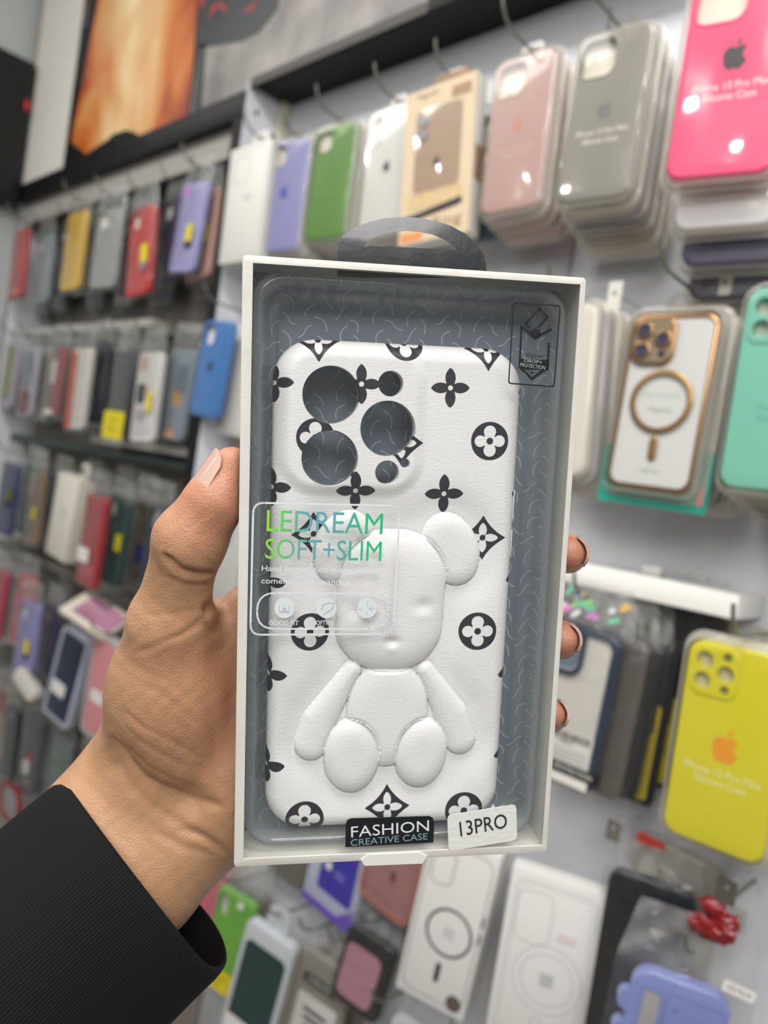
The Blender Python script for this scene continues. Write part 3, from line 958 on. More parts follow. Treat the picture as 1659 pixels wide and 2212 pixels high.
# ---- right wall, fourth row
line_grey = mat('outline_grey', '#7d8078', 0.5)
line_pale = mat('outline_pale', '#aeadab', 0.5)
mp = P['mag1']
m1 = carton('white box printed with a dark ring and phone outline, below the held box', mp, T=0.044, tab=False)
W, H = mp[5], mp[6]
outline(m1, W - 0.008, H - 0.014, 0.014, 0, H / 2, 0.0011, line_grey)
outline(m1, 0.026, 0.040, 0.009, -0.018, H - 0.034, 0.0011, line_grey)
ringprint(m1, 0.0265, 0.004, H * 0.455, 0.0030, mat('dark_line', '#2b2f2b', 0.5))
rr_slab('printed_bar', 0.0058, 0.022, 0.0002, 0.0028, mat('dark_line', '#2b2f2b', 0.5), m1, y0=-0.0002, cx=0.0015, cz=H * 0.205)
poly_slab('printed_dot', circ(0.026, H * 0.075, 0.0088, 24), 0.0002, mat('brown_grey', '#5d514d', 0.5), m1, y0=-0.0002)
for k in range(4):
    rr_slab('text_line', 0.012, 0.0013, 0.0002, 0.0004, line_pale, m1, y0=-0.0002, cx=0.004, cz=H * 0.455 + 0.0045 - 0.003 * k)
for z in (0.50, 0.60):
    rr_slab('printed_button', 0.0020, 0.012, 0.0002, 0.0008, mat('dark_line', '#2b2f2b', 0.5), m1, y0=-0.0002, cx=W / 2 - 0.003, cz=H * z)
mp = P['mag2']
m2 = carton('plain white box printed with a pale ring and phone outline, below the held box', mp, T=0.022, tab=False)
W, H = mp[5], mp[6]
outline(m2, W - 0.012, H - 0.016, 0.010, 0, H / 2, 0.0007, line_pale)
outline(m2, W - 0.019, H - 0.024, 0.008, 0, H / 2, 0.0006, line_pale)
outline(m2, 0.036, 0.052, 0.010, -0.018, H - 0.044, 0.0008, line_pale)
ringprint(m2, 0.034, 0.004, H * 0.42, 0.0008, line_pale)
ringprint(m2, 0.026, 0.004, H * 0.42, 0.0008, line_pale)
outline(m2, 0.010, 0.034, 0.0048, 0.0, H * 0.105, 0.0008, line_pale)
for k in range(4):
    rr_slab('text_line', 0.013, 0.0016, 0.0002, 0.0004, mat('grey_ink', '#8d9096', 0.5), m2, y0=-0.0002, cx=0.004, cz=H * 0.42 + 0.005 - 0.0034 * k)
rr_slab('pink_text', 0.018, 0.0016, 0.0002, 0.0004, mat('pale_pink_ink', '#dba8b0', 0.5), m2, y0=-0.0002, cx=0.016, cz=H * 0.695)
rr_slab('grey_text', 0.018, 0.0016, 0.0002, 0.0004, line_pale, m2, y0=-0.0002, cx=0.016, cz=H * 0.668)
case_item('black case in a shiny bag, just right of the pale ring box', (-0.272, 0.038, 1.075, 18, 0, 0.078, 0.19), '#15171d', 'none', 'bag', seed=21, top=0.03)
case_item('clear beige case with round camera opening in a bag, top visible above the black one', (-0.268, 0.014, 1.112, 4, -4, 0.086, 0.17), '#a39c8c', 'oblong', 'bag', seed=22, top=0.03,
          labels=((-0.026, 0.985, 0.026, 0.010, mat('red_orange', '#c8452c', 0.4), None),))
lp_ = P['lilacbr']
lil = case_item('periwinkle case with wavy edge and long slot in a clear bag, at the lower right', lp_, '#8591cc', 'none', 'none', T=0.012, r=0.016, pegw='periwinkle case', tip=0.128)
W, H = lp_[5], lp_[6]
rr_slab('slot_insert', 0.013, 0.036, 0.0006, 0.002, mat('grey_insert', '#a8a6a8', 0.5), lil, y0=-0.0006, cx=-0.021, cz=H - 0.034)
outline(lil, 0.018, 0.042, 0.004, -0.021, H - 0.034, 0.002, gloss_mat('#8591cc'), y=-0.0010, name='slot_rim')
outline(lil, 0.044, 0.080, 0.006, 0.012, H - 0.052, 0.0007, mat('deep_periwinkle', '#6c78b4', 0.4), y=-0.0002)
for k in range(5):
    poly_slab('wave_bump', circ(-W / 2, H * (0.12 + 0.17 * k), 0.0085, 16), 0.0118, gloss_mat('#8591cc'), lil, y0=0.0004)
poly_slab('small_hole', circ(-0.002, H - 0.024, 0.0017, 12), 0.0002, mat('deep_periwinkle', '#6c78b4', 0.4), lil, y0=-0.0002)
bmx = bmesh.new()
bmesh.ops.create_uvsphere(bmx, u_segments=20, v_segments=12, radius=1)
for v in bmx.verts:
    v.co = (0.018 + v.co.x * 0.012, -0.001 + v.co.y * 0.004, H - 0.046 + v.co.z * 0.010)
ch = bm_obj('charm', bmx, gloss_mat('#dc7f86'), lil, 180)
bmx = bmesh.new()
bmesh.ops.create_uvsphere(bmx, u_segments=16, v_segments=10, radius=1)
for v in bmx.verts:
    v.co = (0.006 + v.co.x * 0.007, -0.0015 + v.co.y * 0.004, H - 0.052 + v.co.z * 0.007)
bm_obj('white_charm', bmx, mat('white_charm', '#d8d4d2', 0.4), ch, 180)
add_bag(lil, W, H, 0.012, 31, 0.055, side=0.016, amp=0.005)
add_label(lil, 0.038, H + 0.012, 0.024, 0.009, white_lab, y=-0.006, rot=-0.1, lines=[('S23 PLUS', 0.0045, 0)])

# red foil bow tied on a peg above the periwinkle case
p = at(1537, 1985, 0.10)
bow = thing('foil_bow', 'crumpled red foil tie hanging above the periwinkle case', 'tie', tuple(p))
rb = random.Random(3)
redf = mat('red_foil', '#7d0d14', 0.3, coat=0.5)
for k in range(9):
    a0 = rb.uniform(0, 6.28)
    cx_, cz_ = 0.010 * math.cos(a0), 0.009 * math.sin(a0)
    bm = bmesh.new()
    bmesh.ops.create_icosphere(bm, subdivisions=3, radius=1.0)
    ph = [rb.uniform(0, 6) for _ in range(6)]
    for v in bm.verts:
        d = 1 + 0.25 * math.sin(5 * v.co.x + ph[0]) * math.sin(6 * v.co.z + ph[1]) + 0.18 * math.sin(9 * v.co.y + ph[2] + 4 * v.co.x)
        v.co = Vector((v.co.x * d * 0.011 + cx_, v.co.y * d * 0.005 - 0.002 * k % 0.006, v.co.z * d * 0.0065 + cz_))
    bm_obj('foil_fold', bm, redf, bow, 60)
tube('wire', [(0, 0.10, 0.004), (0, 0.0, 0.004)], 0.0016, steel, bow)

# ---- lower middle
bb = P['bluebox']
b1 = carton('white and violet box with a blue front, lower centre below the held box', bb, T=0.018, m=mat('pale_violet_box', '#b9bcd0', 0.45), pegw='blue fronted box')
W, H = bb[5], bb[6]
rr_slab('blue_panel', W * 0.66, H * 0.80, 0.0004, 0.004, mat('blue_panel', '#35399a', 0.35, c2='#4a3a9c', vscale=20), b1, y0=-0.0004, cx=0.006, cz=H * 0.58)
rr_slab('violet_base', W, 0.010, 0.0004, 0.001, mat('violet_base', '#6a4fb0', 0.4), b1, y0=-0.0004, cz=0.006)
poly_slab('violet_corner', [(W / 2, 0.011), (W / 2, 0.036), (W / 2 - 0.03, 0.011)], 0.0004, mat('violet_base', '#6a4fb0', 0.4), b1, y0=-0.0005)
poly_slab('white_dots', [(x * 1.0, z) for x, z in circ(-0.012, H * 0.40, 0.006, 14)], 0.0003, white_lab, b1, y0=-0.0007)
for k in range(3):
    rr_slab('text_line', 0.018, 0.0015, 0.0002, 0.0004, mat('violet_ink', '#8d83cc', 0.5), b1, y0=-0.0007, cx=0.010, cz=H * 0.40 - 0.004 * k)
pk = P['pinkish']
pkc = case_item('dusty pink case with brown rim, left of the dark ring box', pk, '#a87878', 'none', 'bag', r=0.016, seed=41, pegw='dusty pink case with brown rim')
outline(pkc, pk[5] + 0.001, pk[6] + 0.001, 0.0165, 0, pk[6] / 2, 0.0055, gloss_mat('#a4695a'), y=-0.0014, name='rim')
rr_slab('oval_mark', 0.008, 0.014, 0.0003, 0.0035, mat('maroon', '#7a4448', 0.4), pkc, y0=-0.0006, cx=0.004, cz=0.046)
case_item('navy case in a bag, under the dusty pink one with brown rim', (-0.590, 0.018, 1.035, 3, -5, 0.08, 0.16), '#252b3a', 'square', 'bag', seed=42)
bg = P['brightgreen']
case_item('bright lime green case with oblong slot in a bag, right of the black cuff', bg, '#6fb43a', 'oblong', 'bag', seed=43, pegw='lime green case', r=0.010,
          labels=((0.012, 0.94, 0.010, 0.010, white_lab, None), (-0.006, 0.13, 0.064, 0.032, yellow_lab, (('FOR 13 PRO', 0.007, 0.004), ('NEW', 0.007, -0.006)))))
case_item('pink case in a bag, peeping out beside the wrist and cuff', (-0.932, 0.045, 0.835, 10, -3, 0.075, 0.15), '#d46a7c', 'square', 'bag', seed=44, pegw='pink case beside the wrist')
stack('lime green case', (bg[0], bg[1], bg[2], bg[3], bg[4], bg[5], bg[6]), [('#8d8a80', 'grey')], pitch=0.024, wrap='bag', drop=-0.002, dx=-0.006)
dg = P['dkgreentray']
d1 = thing('phone_case', 'dark green case in a white tray with hang tab, right of the lime case', 'phone case', *frame(*dg[:5], dg[6]))
W, H = dg[5], dg[6]
wp = mat('white_tray', '#bfc3c6', 0.35, coat=0.3)
tr_ = rr_slab('tray', W, H, 0.014, 0.012, wp, d1, [rrect(W - 0.014, H - 0.034, 0.010, 6, 0, H / 2 - 0.008)], bev=0.003, cz=H / 2)
rr_slab('case', W - 0.015, H - 0.035, 0.008, 0.010, gloss_mat('#1f3a38', 0.35), d1, bev=0.002, y0=0.0015, cz=H / 2 - 0.008)
poly_slab('hang_tab', rrect(0.036, 0.034, 0.010, 6, 0, H + 0.014), 0.002, wp, tr_, y0=0.010, holes=[[(-0.012, H + 0.016), (0.012, H + 0.016), (0.012, H + 0.020), (0.004, H + 0.020), (0.002, H + 0.024), (-0.002, H + 0.024), (-0.004, H + 0.020), (-0.012, H + 0.020)][::-1]])
rr_slab('bottom_label', W - 0.014, 0.022, 0.0004, 0.002, white_lab, d1, y0=-0.0004, cz=0.020)
peg(dg[0] + 0.01, dg[2] + H / 2 + 0.019, 0.10, 'dark green case in the white tray')
gp_ = at(672, 2125, 0.055)
gpk = thing('accessory_pack', 'grey pouch in crinkled film with a small black label, lower centre', 'pack', (gp_[0], gp_[1], gp_[2] - 0.10), (0, 0.12, 0.25))
rr_slab('pouch', 0.085, 0.14, 0.010, 0.008, mat('grey_pouch', '#8f8a80', 0.5, bump=0.3, bscale=60), gpk, bev=0.003, cz=0.07)
bl_ = rr_slab('black_label', 0.050, 0.013, 0.0004, 0.001, ink, gpk, y0=-0.0008, cx=0.0, cz=0.105)
text('lettering', 'FOREVER', 0.0085, white_lab, bl_, 0, -0.001, 0.105)
rr_slab('white_card', 0.060, 0.06, 0.0004, 0.002, white_lab, gpk, y0=-0.0006, cx=0.004, cz=0.055)
for k in range(3):
    rr_slab('black_print', 0.036 - 0.006 * k, 0.005, 0.0003, 0.001, ink, gpk, y0=-0.0009, cx=0.004, cz=0.066 - 0.011 * k)
add_bag(gpk, 0.085, 0.14, 0.010, 51, 0.03, amp=0.005)
peg(gp_[0] - 0.014, gp_[2] + 0.062, 0.08, 'grey pouch')
wp_ = at(808, 2185, 0.085)
w2 = thing('phone_case', 'white tray pack with a white hang tab, at the bottom border', 'phone case', (wp_[0] + 0.02, wp_[1], wp_[2] - 0.19), (0, 0.12, 0.28))
rr_slab('tray', 0.082, 0.165, 0.014, 0.012, wp, w2, bev=0.003, cz=0.0825)
poly_slab('hang_tab', rrect(0.038, 0.040, 0.012, 6, 0.0, 0.182), 0.002, wp, w2, y0=0.008, holes=[rrect(0.020, 0.005, 0.002, 3, 0, 0.188)])
peg(wp_[0] - 0.004, wp_[2], 0.09, 'white tray pack at the bottom')
cp = at(810, 2060, 0.03)
blk = case_item('black rimmed case with pink back in a bag, left of the dark ring box', (cp[0], 0.048, cp[2] - 0.02, 14, -8, 0.070, 0.10), '#17181b', 'none', 'bag', seed=52, pegw='black rimmed case')
rr_slab('pink_back', 0.050, 0.07, 0.0004, 0.010, mat('pink_back', '#b98496', 0.4), blk, y0=-0.0006, cx=-0.004, cz=0.045)
case_item('crinkled clear bag with a grey case, above the dark green case', (-0.790, 0.022, 1.0, 4, -3, 0.08, 0.16), '#6f6a62', 'square', 'bag', seed=53, pegw='grey case above the dark green one')
case_item('crinkled clear bag with a brown grey case, at the bottom border beside the cuff', (-0.93, 0.075, 0.665, 12, -3, 0.08, 0.15), '#7d726c', 'square', 'bag', seed=54, pegw='brown grey case beside the cuff')
case_item('crinkled clear bag with a taupe case, behind the white tray pack', (-0.66, 0.022, 0.80, 10, -3, 0.08, 0.16), '#7a7264', 'square', 'bag', seed=55, pegw='taupe case')
# ---- left section: bagged cases on pegs, row by row
YL = ((0.014, 0.42, 0.020, 0.030, yellow_lab, None), (0.014, 0.30, 0.018, 0.010, ink, None))
PEGTOP = []


def left(label, pose, c, cut='oblong', group=None, **k):
    k.setdefault('wrap', 'bag')
    return case_item(label, pose, c, cut, group=group, seed=len(label) * 7 + int(abs(pose[0]) * 100), **k)


G1, G2, G3, G4, G5 = ('bagged cases in the %s row on the left' % s for s in ('top', 'second', 'third', 'fourth', 'fifth'))
left('red case with a glossy edge, leftmost in the top row on the left', (-1.9361, 0.0902, 1.8776, 0.8, 4.0, 0.0799, 0.1621), '#a82a2c', 'none', G1, pegw='leftmost red case',
     patch=((0.0, 0.10, 0.05, 0.006, mat('gold_print', '#c9a07a', 0.4)),))
left('grey blue clear case between the leftmost red case and the dark violet one', (-1.8400, 0.0697, 1.8645, 0.7, 5.1, 0.08, 0.1575), '#7d878b', 'wide', G1, pegw='grey blue clear case')
left('dark violet case just left of the mustard yellow case', (-1.775, 0.046, 1.8886, 0.6, 5.0, 0.08, 0.1577), '#3a3344', 'wide', G1, pegw='dark violet case')
left('slate case with orange print tucked behind the mustard yellow case', (-1.6412, 0.0600, 1.8777, 0.9, -0.3, 0.08, 0.1544), '#5e6a70', 'wide', G1,
     patch=((0.02, 0.55, 0.024, 0.026, mat('amber_print', '#b98a3e', 0.5)), (0.02, 0.10, 0.02, 0.012, mat('amber_print', '#b98a3e', 0.5))))
left('mustard yellow case in the top row on the left', (-1.6127, 0.0980, 1.8737, 2.9, 0.9, 0.0795, 0.1612), '#c9a43f', 'none', G1, pegw='mustard yellow case')
left('silver grey case in a clear bag, right of the mustard yellow case', (-1.4811, 0.0900, 1.8674, 9, 1.1, 0.082, 0.1541), '#8e8f8e', 'wide', G1, pegw='silver grey case', mark='#c8c8c4', mark_w=0.012, mark_z=0.80)
left('indigo case showing as a dark strip behind the silver grey case', (-1.445, 0.052, 1.862, 4, 3.0, 0.08, 0.156), '#34304a', 'wide', G1)
left('red case with clear oval camera opening and yellow sticker, top row on the left', (-1.3312, 0.0946, 1.8449, 2.9, 6.7, 0.0782, 0.1603), '#b52f30', 'wide', G1, pegw='red case with the yellow sticker',
     labels=((0.022, 0.44, 0.022, 0.034, yellow_lab, None), (0.022, 0.30, 0.020, 0.014, mat('dim_label', '#7a7684', 0.5), None)))
left('very dark violet case between the red case with yellow sticker and the lilac one', (-1.2961, 0.0560, 1.8742, -1.0, 4.2, 0.08, 0.1548), '#383248', 'wide', G1, pegw='very dark violet case')
left('lilac case with a yellow sticker and pink shine, top row on the left', (-1.1939, 0.0836, 1.8748, 0.0, -4.8, 0.0801, 0.1500), '#9794c2', 'none', G1, pegw='lilac case with the yellow sticker', labels=YL,
     patch=((-0.024, 0.90, 0.010, 0.016, mat('magenta_patch', '#e26ad0', 0.1, coat=1.0)),))  # small magenta patch near the upper left corner
left('rose gold case with a yellow sticker, behind the lilac case', (-1.1900, 0.0600, 1.8690, -3.0, 2.0, 0.0799, 0.150), '#b98f80', 'none', G1,
     labels=((0.022, 0.48, 0.020, 0.030, yellow_lab, None),), pegw='rose gold case')
left('clear case with a gold edge, beside the cream box', (-1.1800, 0.0350, 1.8743, 0.5, 4.9, 0.08, 0.1588), '#a4937c', 'none', G1)
w1 = (-1.0074, 0.1000, 1.8819, 5.0, 2.3, 0.0923, 0.1756)
b_ = carton('cream white box with a pale camera outline, left of the lavender case', w1, T=0.018, m=mat('cream_box', '#d3d1c9', 0.5), pegw='cream white box', tab=True)
outline(b_, w1[5] - 0.012, w1[6] - 0.014, 0.010, 0, w1[6] / 2, 0.0012, mat('pale_blue_line', '#a4b0b2', 0.5))
outline(b_, 0.036, 0.042, 0.012, -0.014, w1[6] - 0.036, 0.0012, mat('pale_blue_line', '#a4b0b2', 0.5))
rr_slab('text_line', 0.020, 0.002, 0.0002, 0.0006, line_pale, b_, y0=-0.0002, cx=0.004, cz=w1[6] * 0.56)
rr_slab('text_line', 0.008, 0.005, 0.0002, 0.0006, line_pale, b_, y0=-0.0002, cx=0.004, cz=w1[6] * 0.535)

left('red edged case at the left border in the second row', (-2.0700, 0.0494, 1.6215, 1.1, -2.9, 0.08, 0.1541), '#b5423e', 'wide', G2)
left('case with green and orange print in a lilac frame, near the left border', (-1.9584, 0.0700, 1.6185, -1.2, -3.4, 0.0798, 0.1503), '#a99fb4', 'none', G2, pegw='green and orange printed case',
     patch=((0.0, 0.55, 0.06, 0.13, mat('wild_print', '#8f7a52', 0.5, c2='#6f9a56', vscale=28)),))
left('case with dark teal mottled print in a pale frame, second row', (-1.8266, 0.0750, 1.6067, 0.4, -0.6, 0.08, 0.1584), '#a7a3b2', 'none', G2, pegw='teal mottled case',
     patch=((0.0, 0.66, 0.062, 0.085, mat('teal_print', '#4a5c5e', 0.5, c2='#8f9a9e', vscale=40)), (0.0, 0.20, 0.06, 0.055, mat('rust_print', '#4c3238', 0.5, c2='#8a5044', vscale=30))))
left('pale ivory case showing behind the teal mottled one', (-1.8000, 0.0480, 1.6086, -0.2, 1.4, 0.08, 0.162), '#b7b2a4', 'none', G2)
left('ivory case in the gap right of the teal mottled one', (-1.7600, 0.0280, 1.6090, -0.2, 1.0, 0.08, 0.158), '#b0ac9e', 'none', G2)
left('taupe case with a crimson right half, second row on the left', (-1.6959, 0.0640, 1.6150, -0.4, -2.4, 0.08, 0.1527), '#6f655c', 'none', G2, pegw='taupe and crimson case',
     patch=((0.018, 0.48, 0.044, 0.146, mat('crimson_print', '#96434a', 0.5)), (-0.016, 0.60, 0.02, 0.05, white_lab), (-0.01, 0.03, 0.05, 0.010, white_lab)))
left('white case with an orange red left side, second row on the left', (-1.5171, 0.0932, 1.5928, 1.7, 0.8, 0.0803, 0.1609), '#c9c5bf', 'none', G2, pegw='white and orange red case',
     patch=((-0.024, 0.48, 0.028, 0.152, mat('orange_red_print', '#b23a2c', 0.45, c2='#c4552f', vscale=20)),))
left('black navy case showing right of the white and orange red one', (-1.5050, 0.0660, 1.6105, 0.2, 3.9, 0.08, 0.1622), '#1f2630', 'none', G2)
left('pale grey case with a blue grey top, left of the charcoal case', (-1.4750, 0.0430, 1.6065, -0.5, 4.0, 0.08, 0.155), '#aba4a2', 'none', G2, pegw='pale grey case',
     patch=((0.0, 0.86, 0.068, 0.030, mat('blue_grey_print', '#74868a', 0.5)),))
left('charcoal case with a large yellow label at its foot', (-1.3770, 0.0737, 1.5934, -0.8, -0.9, 0.0799, 0.1576), '#3a3a40', 'none', G2, pegw='charcoal case',
     labels=((0.0, 0.10, 0.084, 0.052, yellow_lab, (('LOT 1', 0.011, 0.008), ('FOR 11', 0.011, -0.008))),))
left('white case with a black blob and small yellow sticker, second row on the left', (-1.2511, 0.0878, 1.5845, 0.1, 1.8, 0.0803, 0.1573), '#d0cdca', 'none', G2, pegw='white case with the black blob',
     patch=((-0.016, 0.54, 0.030, 0.036, mat('black_blob', '#1c2220', 0.4)), (-0.018, 0.88, 0.034, 0.026, mat('skin_print', '#b79f90', 0.5)), (0.004, 0.56, 0.014, 0.022, mat('peach_print', '#c9a38c', 0.4)),
            (-0.008, 0.30, 0.036, 0.022, mat('grey_print', '#a9a09e', 0.5))), labels=((0.022, 0.44, 0.018, 0.034, yellow_lab, None),))
left('grey blue printed case with amber spots, left of the bright blue case', (-1.1900, 0.0647, 1.5959, 0.9, -3.0, 0.08, 0.1567), '#7a858e', 'none', G2, pegw='grey blue printed case',
     patch=((0.004, 0.45, 0.024, 0.026, mat('amber_print', '#b98a3e', 0.5)), (0.0, 0.07, 0.024, 0.014, mat('salmon_print', '#cc9060', 0.5)), (0.014, 0.66, 0.036, 0.05, mat('blue_grey_dark', '#5d6974', 0.5))))
left('bright blue case with black fruit mark, at the dark post', (-1.0409, 0.0986, 1.6324, -0.8, -4.5, 0.08, 0.150), '#3d6ea8', 'wide', None, wrap='none', mark='#141a22', mark_w=0.014, pegw='bright blue case', rough=0.4,
     lines=[('Silicone', 0.0065, 0.33), ('Case', 0.0065, 0.29)], line_m=mat('pale_blue_ink', '#6f90bd', 0.5))
left('dark green case strip below the bright blue case', (-1.1250, 0.030, 1.578, 0.0, 3.0, 0.07, 0.150), '#1f4a22', 'none', G2)
wb = (-0.9968, 0.0700, 1.6207, 0.0, -3.0, 0.095, 0.170)
b_ = carton('white box with pale outline, right of the bright blue case', wb, T=0.018, m=mat('cream_box', '#d3d1c9', 0.5), pegw='white box by the blue case', tab=True)
outline(b_, wb[5] - 0.012, wb[6] - 0.014, 0.010, 0, wb[6] / 2, 0.0016, mat('pale_blue_line', '#a4b0b2', 0.5))

left('dark blue case at the left border in the third row', (-1.8168, 0.0904, 1.3362, 5, -2.1, 0.0799, 0.1635), '#3c4066', 'none', G3, pegw='dark blue case',
     labels=((0.018, 0.58, 0.026, 0.030, mat('dark_olive_label', '#5d6420', 0.5), None), (0.018, 0.44, 0.026, 0.012, ink, None)))
left('teal case beside the dark blue case in the third row', (-1.7750, 0.0620, 1.3413, 0.9, -4.0, 0.08, 0.1585), '#2f6468', 'none', G3)
left('tan case with a pinkish top, third row on the left', (-1.6916, 0.0780, 1.3331, -1.0, 3.2, 0.0799, 0.1572), '#7d6650', 'none', G3, pegw='tan case',
     patch=((-0.018, 0.80, 0.03, 0.05, mat('pinkish_print', '#a08c88', 0.5)),), labels=((0.016, 0.42, 0.016, 0.026, yellow_lab, None),))
left('pale grey case with an indigo edge, behind the white box in the third row', (-1.6500, 0.0480, 1.3313, 0.6, -3.1, 0.08, 0.156), '#5c5e72', 'none', G3)
w3 = (-1.5164, 0.0895, 1.3365, 1.5, -5.1, 0.0937, 0.1684)
b_ = carton('worn ivory white box in the third row, left of the red case', w3, T=0.034, m=mat('ivory_box', '#d2ccc0', 0.55), pegw='ivory white box', tab=True)
rr_slab('faint_print', 0.02, 0.018, 0.0002, 0.004, mat('faint_print', '#c2bab0', 0.5), b_, y0=-0.0002, cx=0.004, cz=w3[6] * 0.55)
left('red case with small white label, third row on the left', (-1.3170, 0.1203, 1.3190, -1.1, -0.9, 0.0796, 0.1636), '#a32a31', 'holes3', G3, pegw='red case with the white label', r=0.008,
         labels=((-0.014, 0.33, 0.046, 0.026, white_lab, None),), patch=((0.0, 0.20, 0.06, 0.012, mat('faint_red_print', '#b8535a', 0.5)), (0.0, 0.14, 0.05, 0.008, mat('faint_red_print', '#b8535a', 0.5))))
left('dark green case with an oblong opening and yellow sticker, third row', (-1.2836, 0.0948, 1.3264, 0.4, -2.6, 0.08, 0.1581), '#21413d', 'wide', G3, pegw='dark green case', top=0.03,
     labels=((0.026, 0.50, 0.022, 0.030, mat('olive_label', '#b5ac1e', 0.5), None),))
left('dark brown case with a deep blue sticker, behind the dark green case', (-1.2500, 0.0620, 1.3230, 0.0, -1.0, 0.08, 0.158), '#4a3d30', 'none', G3, labels=((0.020, 0.42, 0.034, 0.034, mat('deep_blue_label', '#1d1f6a', 0.4), None),))
left('slate navy case partly hidden behind the thumb joint', (-1.1858, 0.0700, 1.3221, -2.9, -1.2, 0.0783, 0.1587), '#2e3a4a', 'wide', G3, pegw='slate navy case', patch=((0.004, 0.80, 0.02, 0.05, mat('pale_slate', '#8a94a0', 0.4)),))
w4 = (-0.9829, 0.0595, 1.3386, -0.9, -4.2, 0.0900, 0.1649)
b_ = carton('white card pack with a dark green ring, seen between thumb and held box', w4, T=0.014, m=mat('pale_card', '#b9bab4', 0.5), pegw='white pack behind the thumb', tab=True)
outline(b_, 0.036, 0.042, 0.012, -0.016, w4[6] - 0.034, 0.003, mat('green_line', '#43564e', 0.5))
outline(b_, 0.078, 0.150, 0.012, 0, w4[6] / 2, 0.0016, mat('green_line', '#43564e', 0.5))

left('crimson case at the left border in the fourth row', (-1.8284, 0.0802, 1.0910, 0.0, -2.4, 0.08, 0.1619), '#b53a55', 'none', G4, pegw='crimson case')
left('white framed case showing beside the crimson one', (-1.8000, 0.0560, 1.0910, 0.0, -2.0, 0.08, 0.160), '#b5aaa6', 'none', G4)
left('coral case left of the lilac case in the fourth row', (-1.7100, 0.0660, 1.1000, 1.5, -5.0, 0.08, 0.1606), '#cf6468', 'wide', G4, pegw='coral case')
left('lilac case with yellow and black sticker, fourth row on the left', (-1.6009, 0.0950, 1.0655, 6.0, 0.7, 0.0801, 0.1567), '#8f8abf', 'wide', G4, pegw='lilac case of the fourth row', labels=YL)
left('dark plum case behind the right edge of the fourth row lilac case', (-1.5650, 0.0640, 1.0650, 0.3, -2.0, 0.08, 0.1576), '#332d48', 'wide', G4)


def tray_pack(label, pose, c, trayc, pegw, lab):
    X, off, Z, yaw, lean, W, H = pose
    t = thing('phone_case', label, 'phone case', *frame(*pose[:5], H))
    tm = mat('tray_' + trayc.strip('#'), trayc, 0.35, coat=0.3)
    rr_slab('tray', W + 0.018, H + 0.018, 0.016, 0.012, tm, t, [rrect(W, H, 0.006, 5, 0, H / 2)], bev=0.002, y0=0.001, cz=H / 2)
    rr_slab('case', W - 0.001, H - 0.001, 0.010, 0.006, gloss_mat(c, 0.35), t, cut_loops('holes3', W, H), bev=0.0012, y0=0.002, cz=H / 2)
    rr_slab('insert', W - 0.002, H - 0.002, 0.0006, 0.006, mat('deep_' + c.strip('#'), '#6a4048', 0.5), t, y0=0.010, cz=H / 2)
    add_label(t, *lab, y=0.0012)
    peg(X - math.sin(math.radians(lean)) * H / 2, Z + H / 2 + 0.012, off + 0.03, pegw, 0.03)
    return t


tray_pack('navy case with a white label in a pale tray, left of the salmon pink one', (-1.4011, 0.0940, 1.0430, 10, -10.6, 0.0704, 0.1674), '#222c40', '#a8aab8', 'navy case in the pale tray', (-0.012, 0.055, 0.042, 0.026, white_lab))
tray_pack('salmon pink case with a white label in a pale tray, beside the hand', (-1.2263, 0.1147, 1.0759, 0.5, -1.5, 0.0771, 0.1632), '#cf8488', '#a9a6a6', 'salmon pink case', (-0.002, 0.065, 0.044, 0.022, white_lab))
# tilted pink pack lying across the pegs
pc = at(207, 1325, 0.11)
pp = thing('accessory_pack', 'tilted flat pack with a pink print, above the navy case in the tray', 'pack', tuple(pc), (math.radians(-62), math.radians(16), math.radians(22)))
rr_slab('tray', 0.112, 0.070, 0.008, 0.006, mat('ivory_tray', '#c9c0b0', 0.5), pp, bev=0.0015)
rr_slab('pink_panel', 0.088, 0.050, 0.0004, 0.003, mat('mauve_print', '#b9849c', 0.45, c2='#8d6074', vscale=16), pp, y0=-0.0005, cx=0.008, cz=0.003)
pc2 = at(50, 1478, 0.12)
pw = thing('accessory_pack', 'plain white rounded pack lying under the lilac case of the fourth row', 'pack', tuple(pc2), (math.radians(-15), math.radians(24), math.radians(8)))
rr_slab('sleeve', 0.085, 0.032, 0.020, 0.012, mat('white_sleeve', '#c4beb6', 0.5), pw, bev=0.005)
peg(pc2[0], pc2[2] + 0.005, 0.11, 'white rounded pack', 0.03)
peg(pc[0], pc[2] + 0.012, 0.11, 'tilted pink pack', 0.03)

left('black case with a pale slot, fifth row on the left', (-1.6960, 0.0620, 0.8095, -0.4, 5.6, 0.0785, 0.1542), '#22252a', 'wide', G5, pegw='black case with the pale slot')
left('dark grey case with red and white print, right of the black slotted case', (-1.5442, 0.0800, 0.8428, 6.4, -0.2, 0.0787, 0.1580), '#4a4f52', 'none', G5, pegw='dark grey printed case',
     patch=((0.006, 0.44, 0.016, 0.020, mat('red_print', '#a8202a', 0.4)), (-0.006, 0.30, 0.022, 0.030, white_lab), (0.0, 0.10, 0.016, 0.012, mat('amber_print', '#b98a3e', 0.5))))
left('greyish case with green leaf print, fifth row right of the dark grey one', (-1.4300, 0.070, 0.835, 3, -1, 0.079, 0.158), '#6a7074', 'none', G5, pegw='leaf print case',
     patch=((0.0, 0.66, 0.05, 0.06, mat('leaf_print', '#4c6a46', 0.5, c2='#7f8a86', vscale=40)), (0.0, 0.22, 0.05, 0.06, mat('purple_print', '#54486e', 0.5, c2='#6f7a88', vscale=40))))
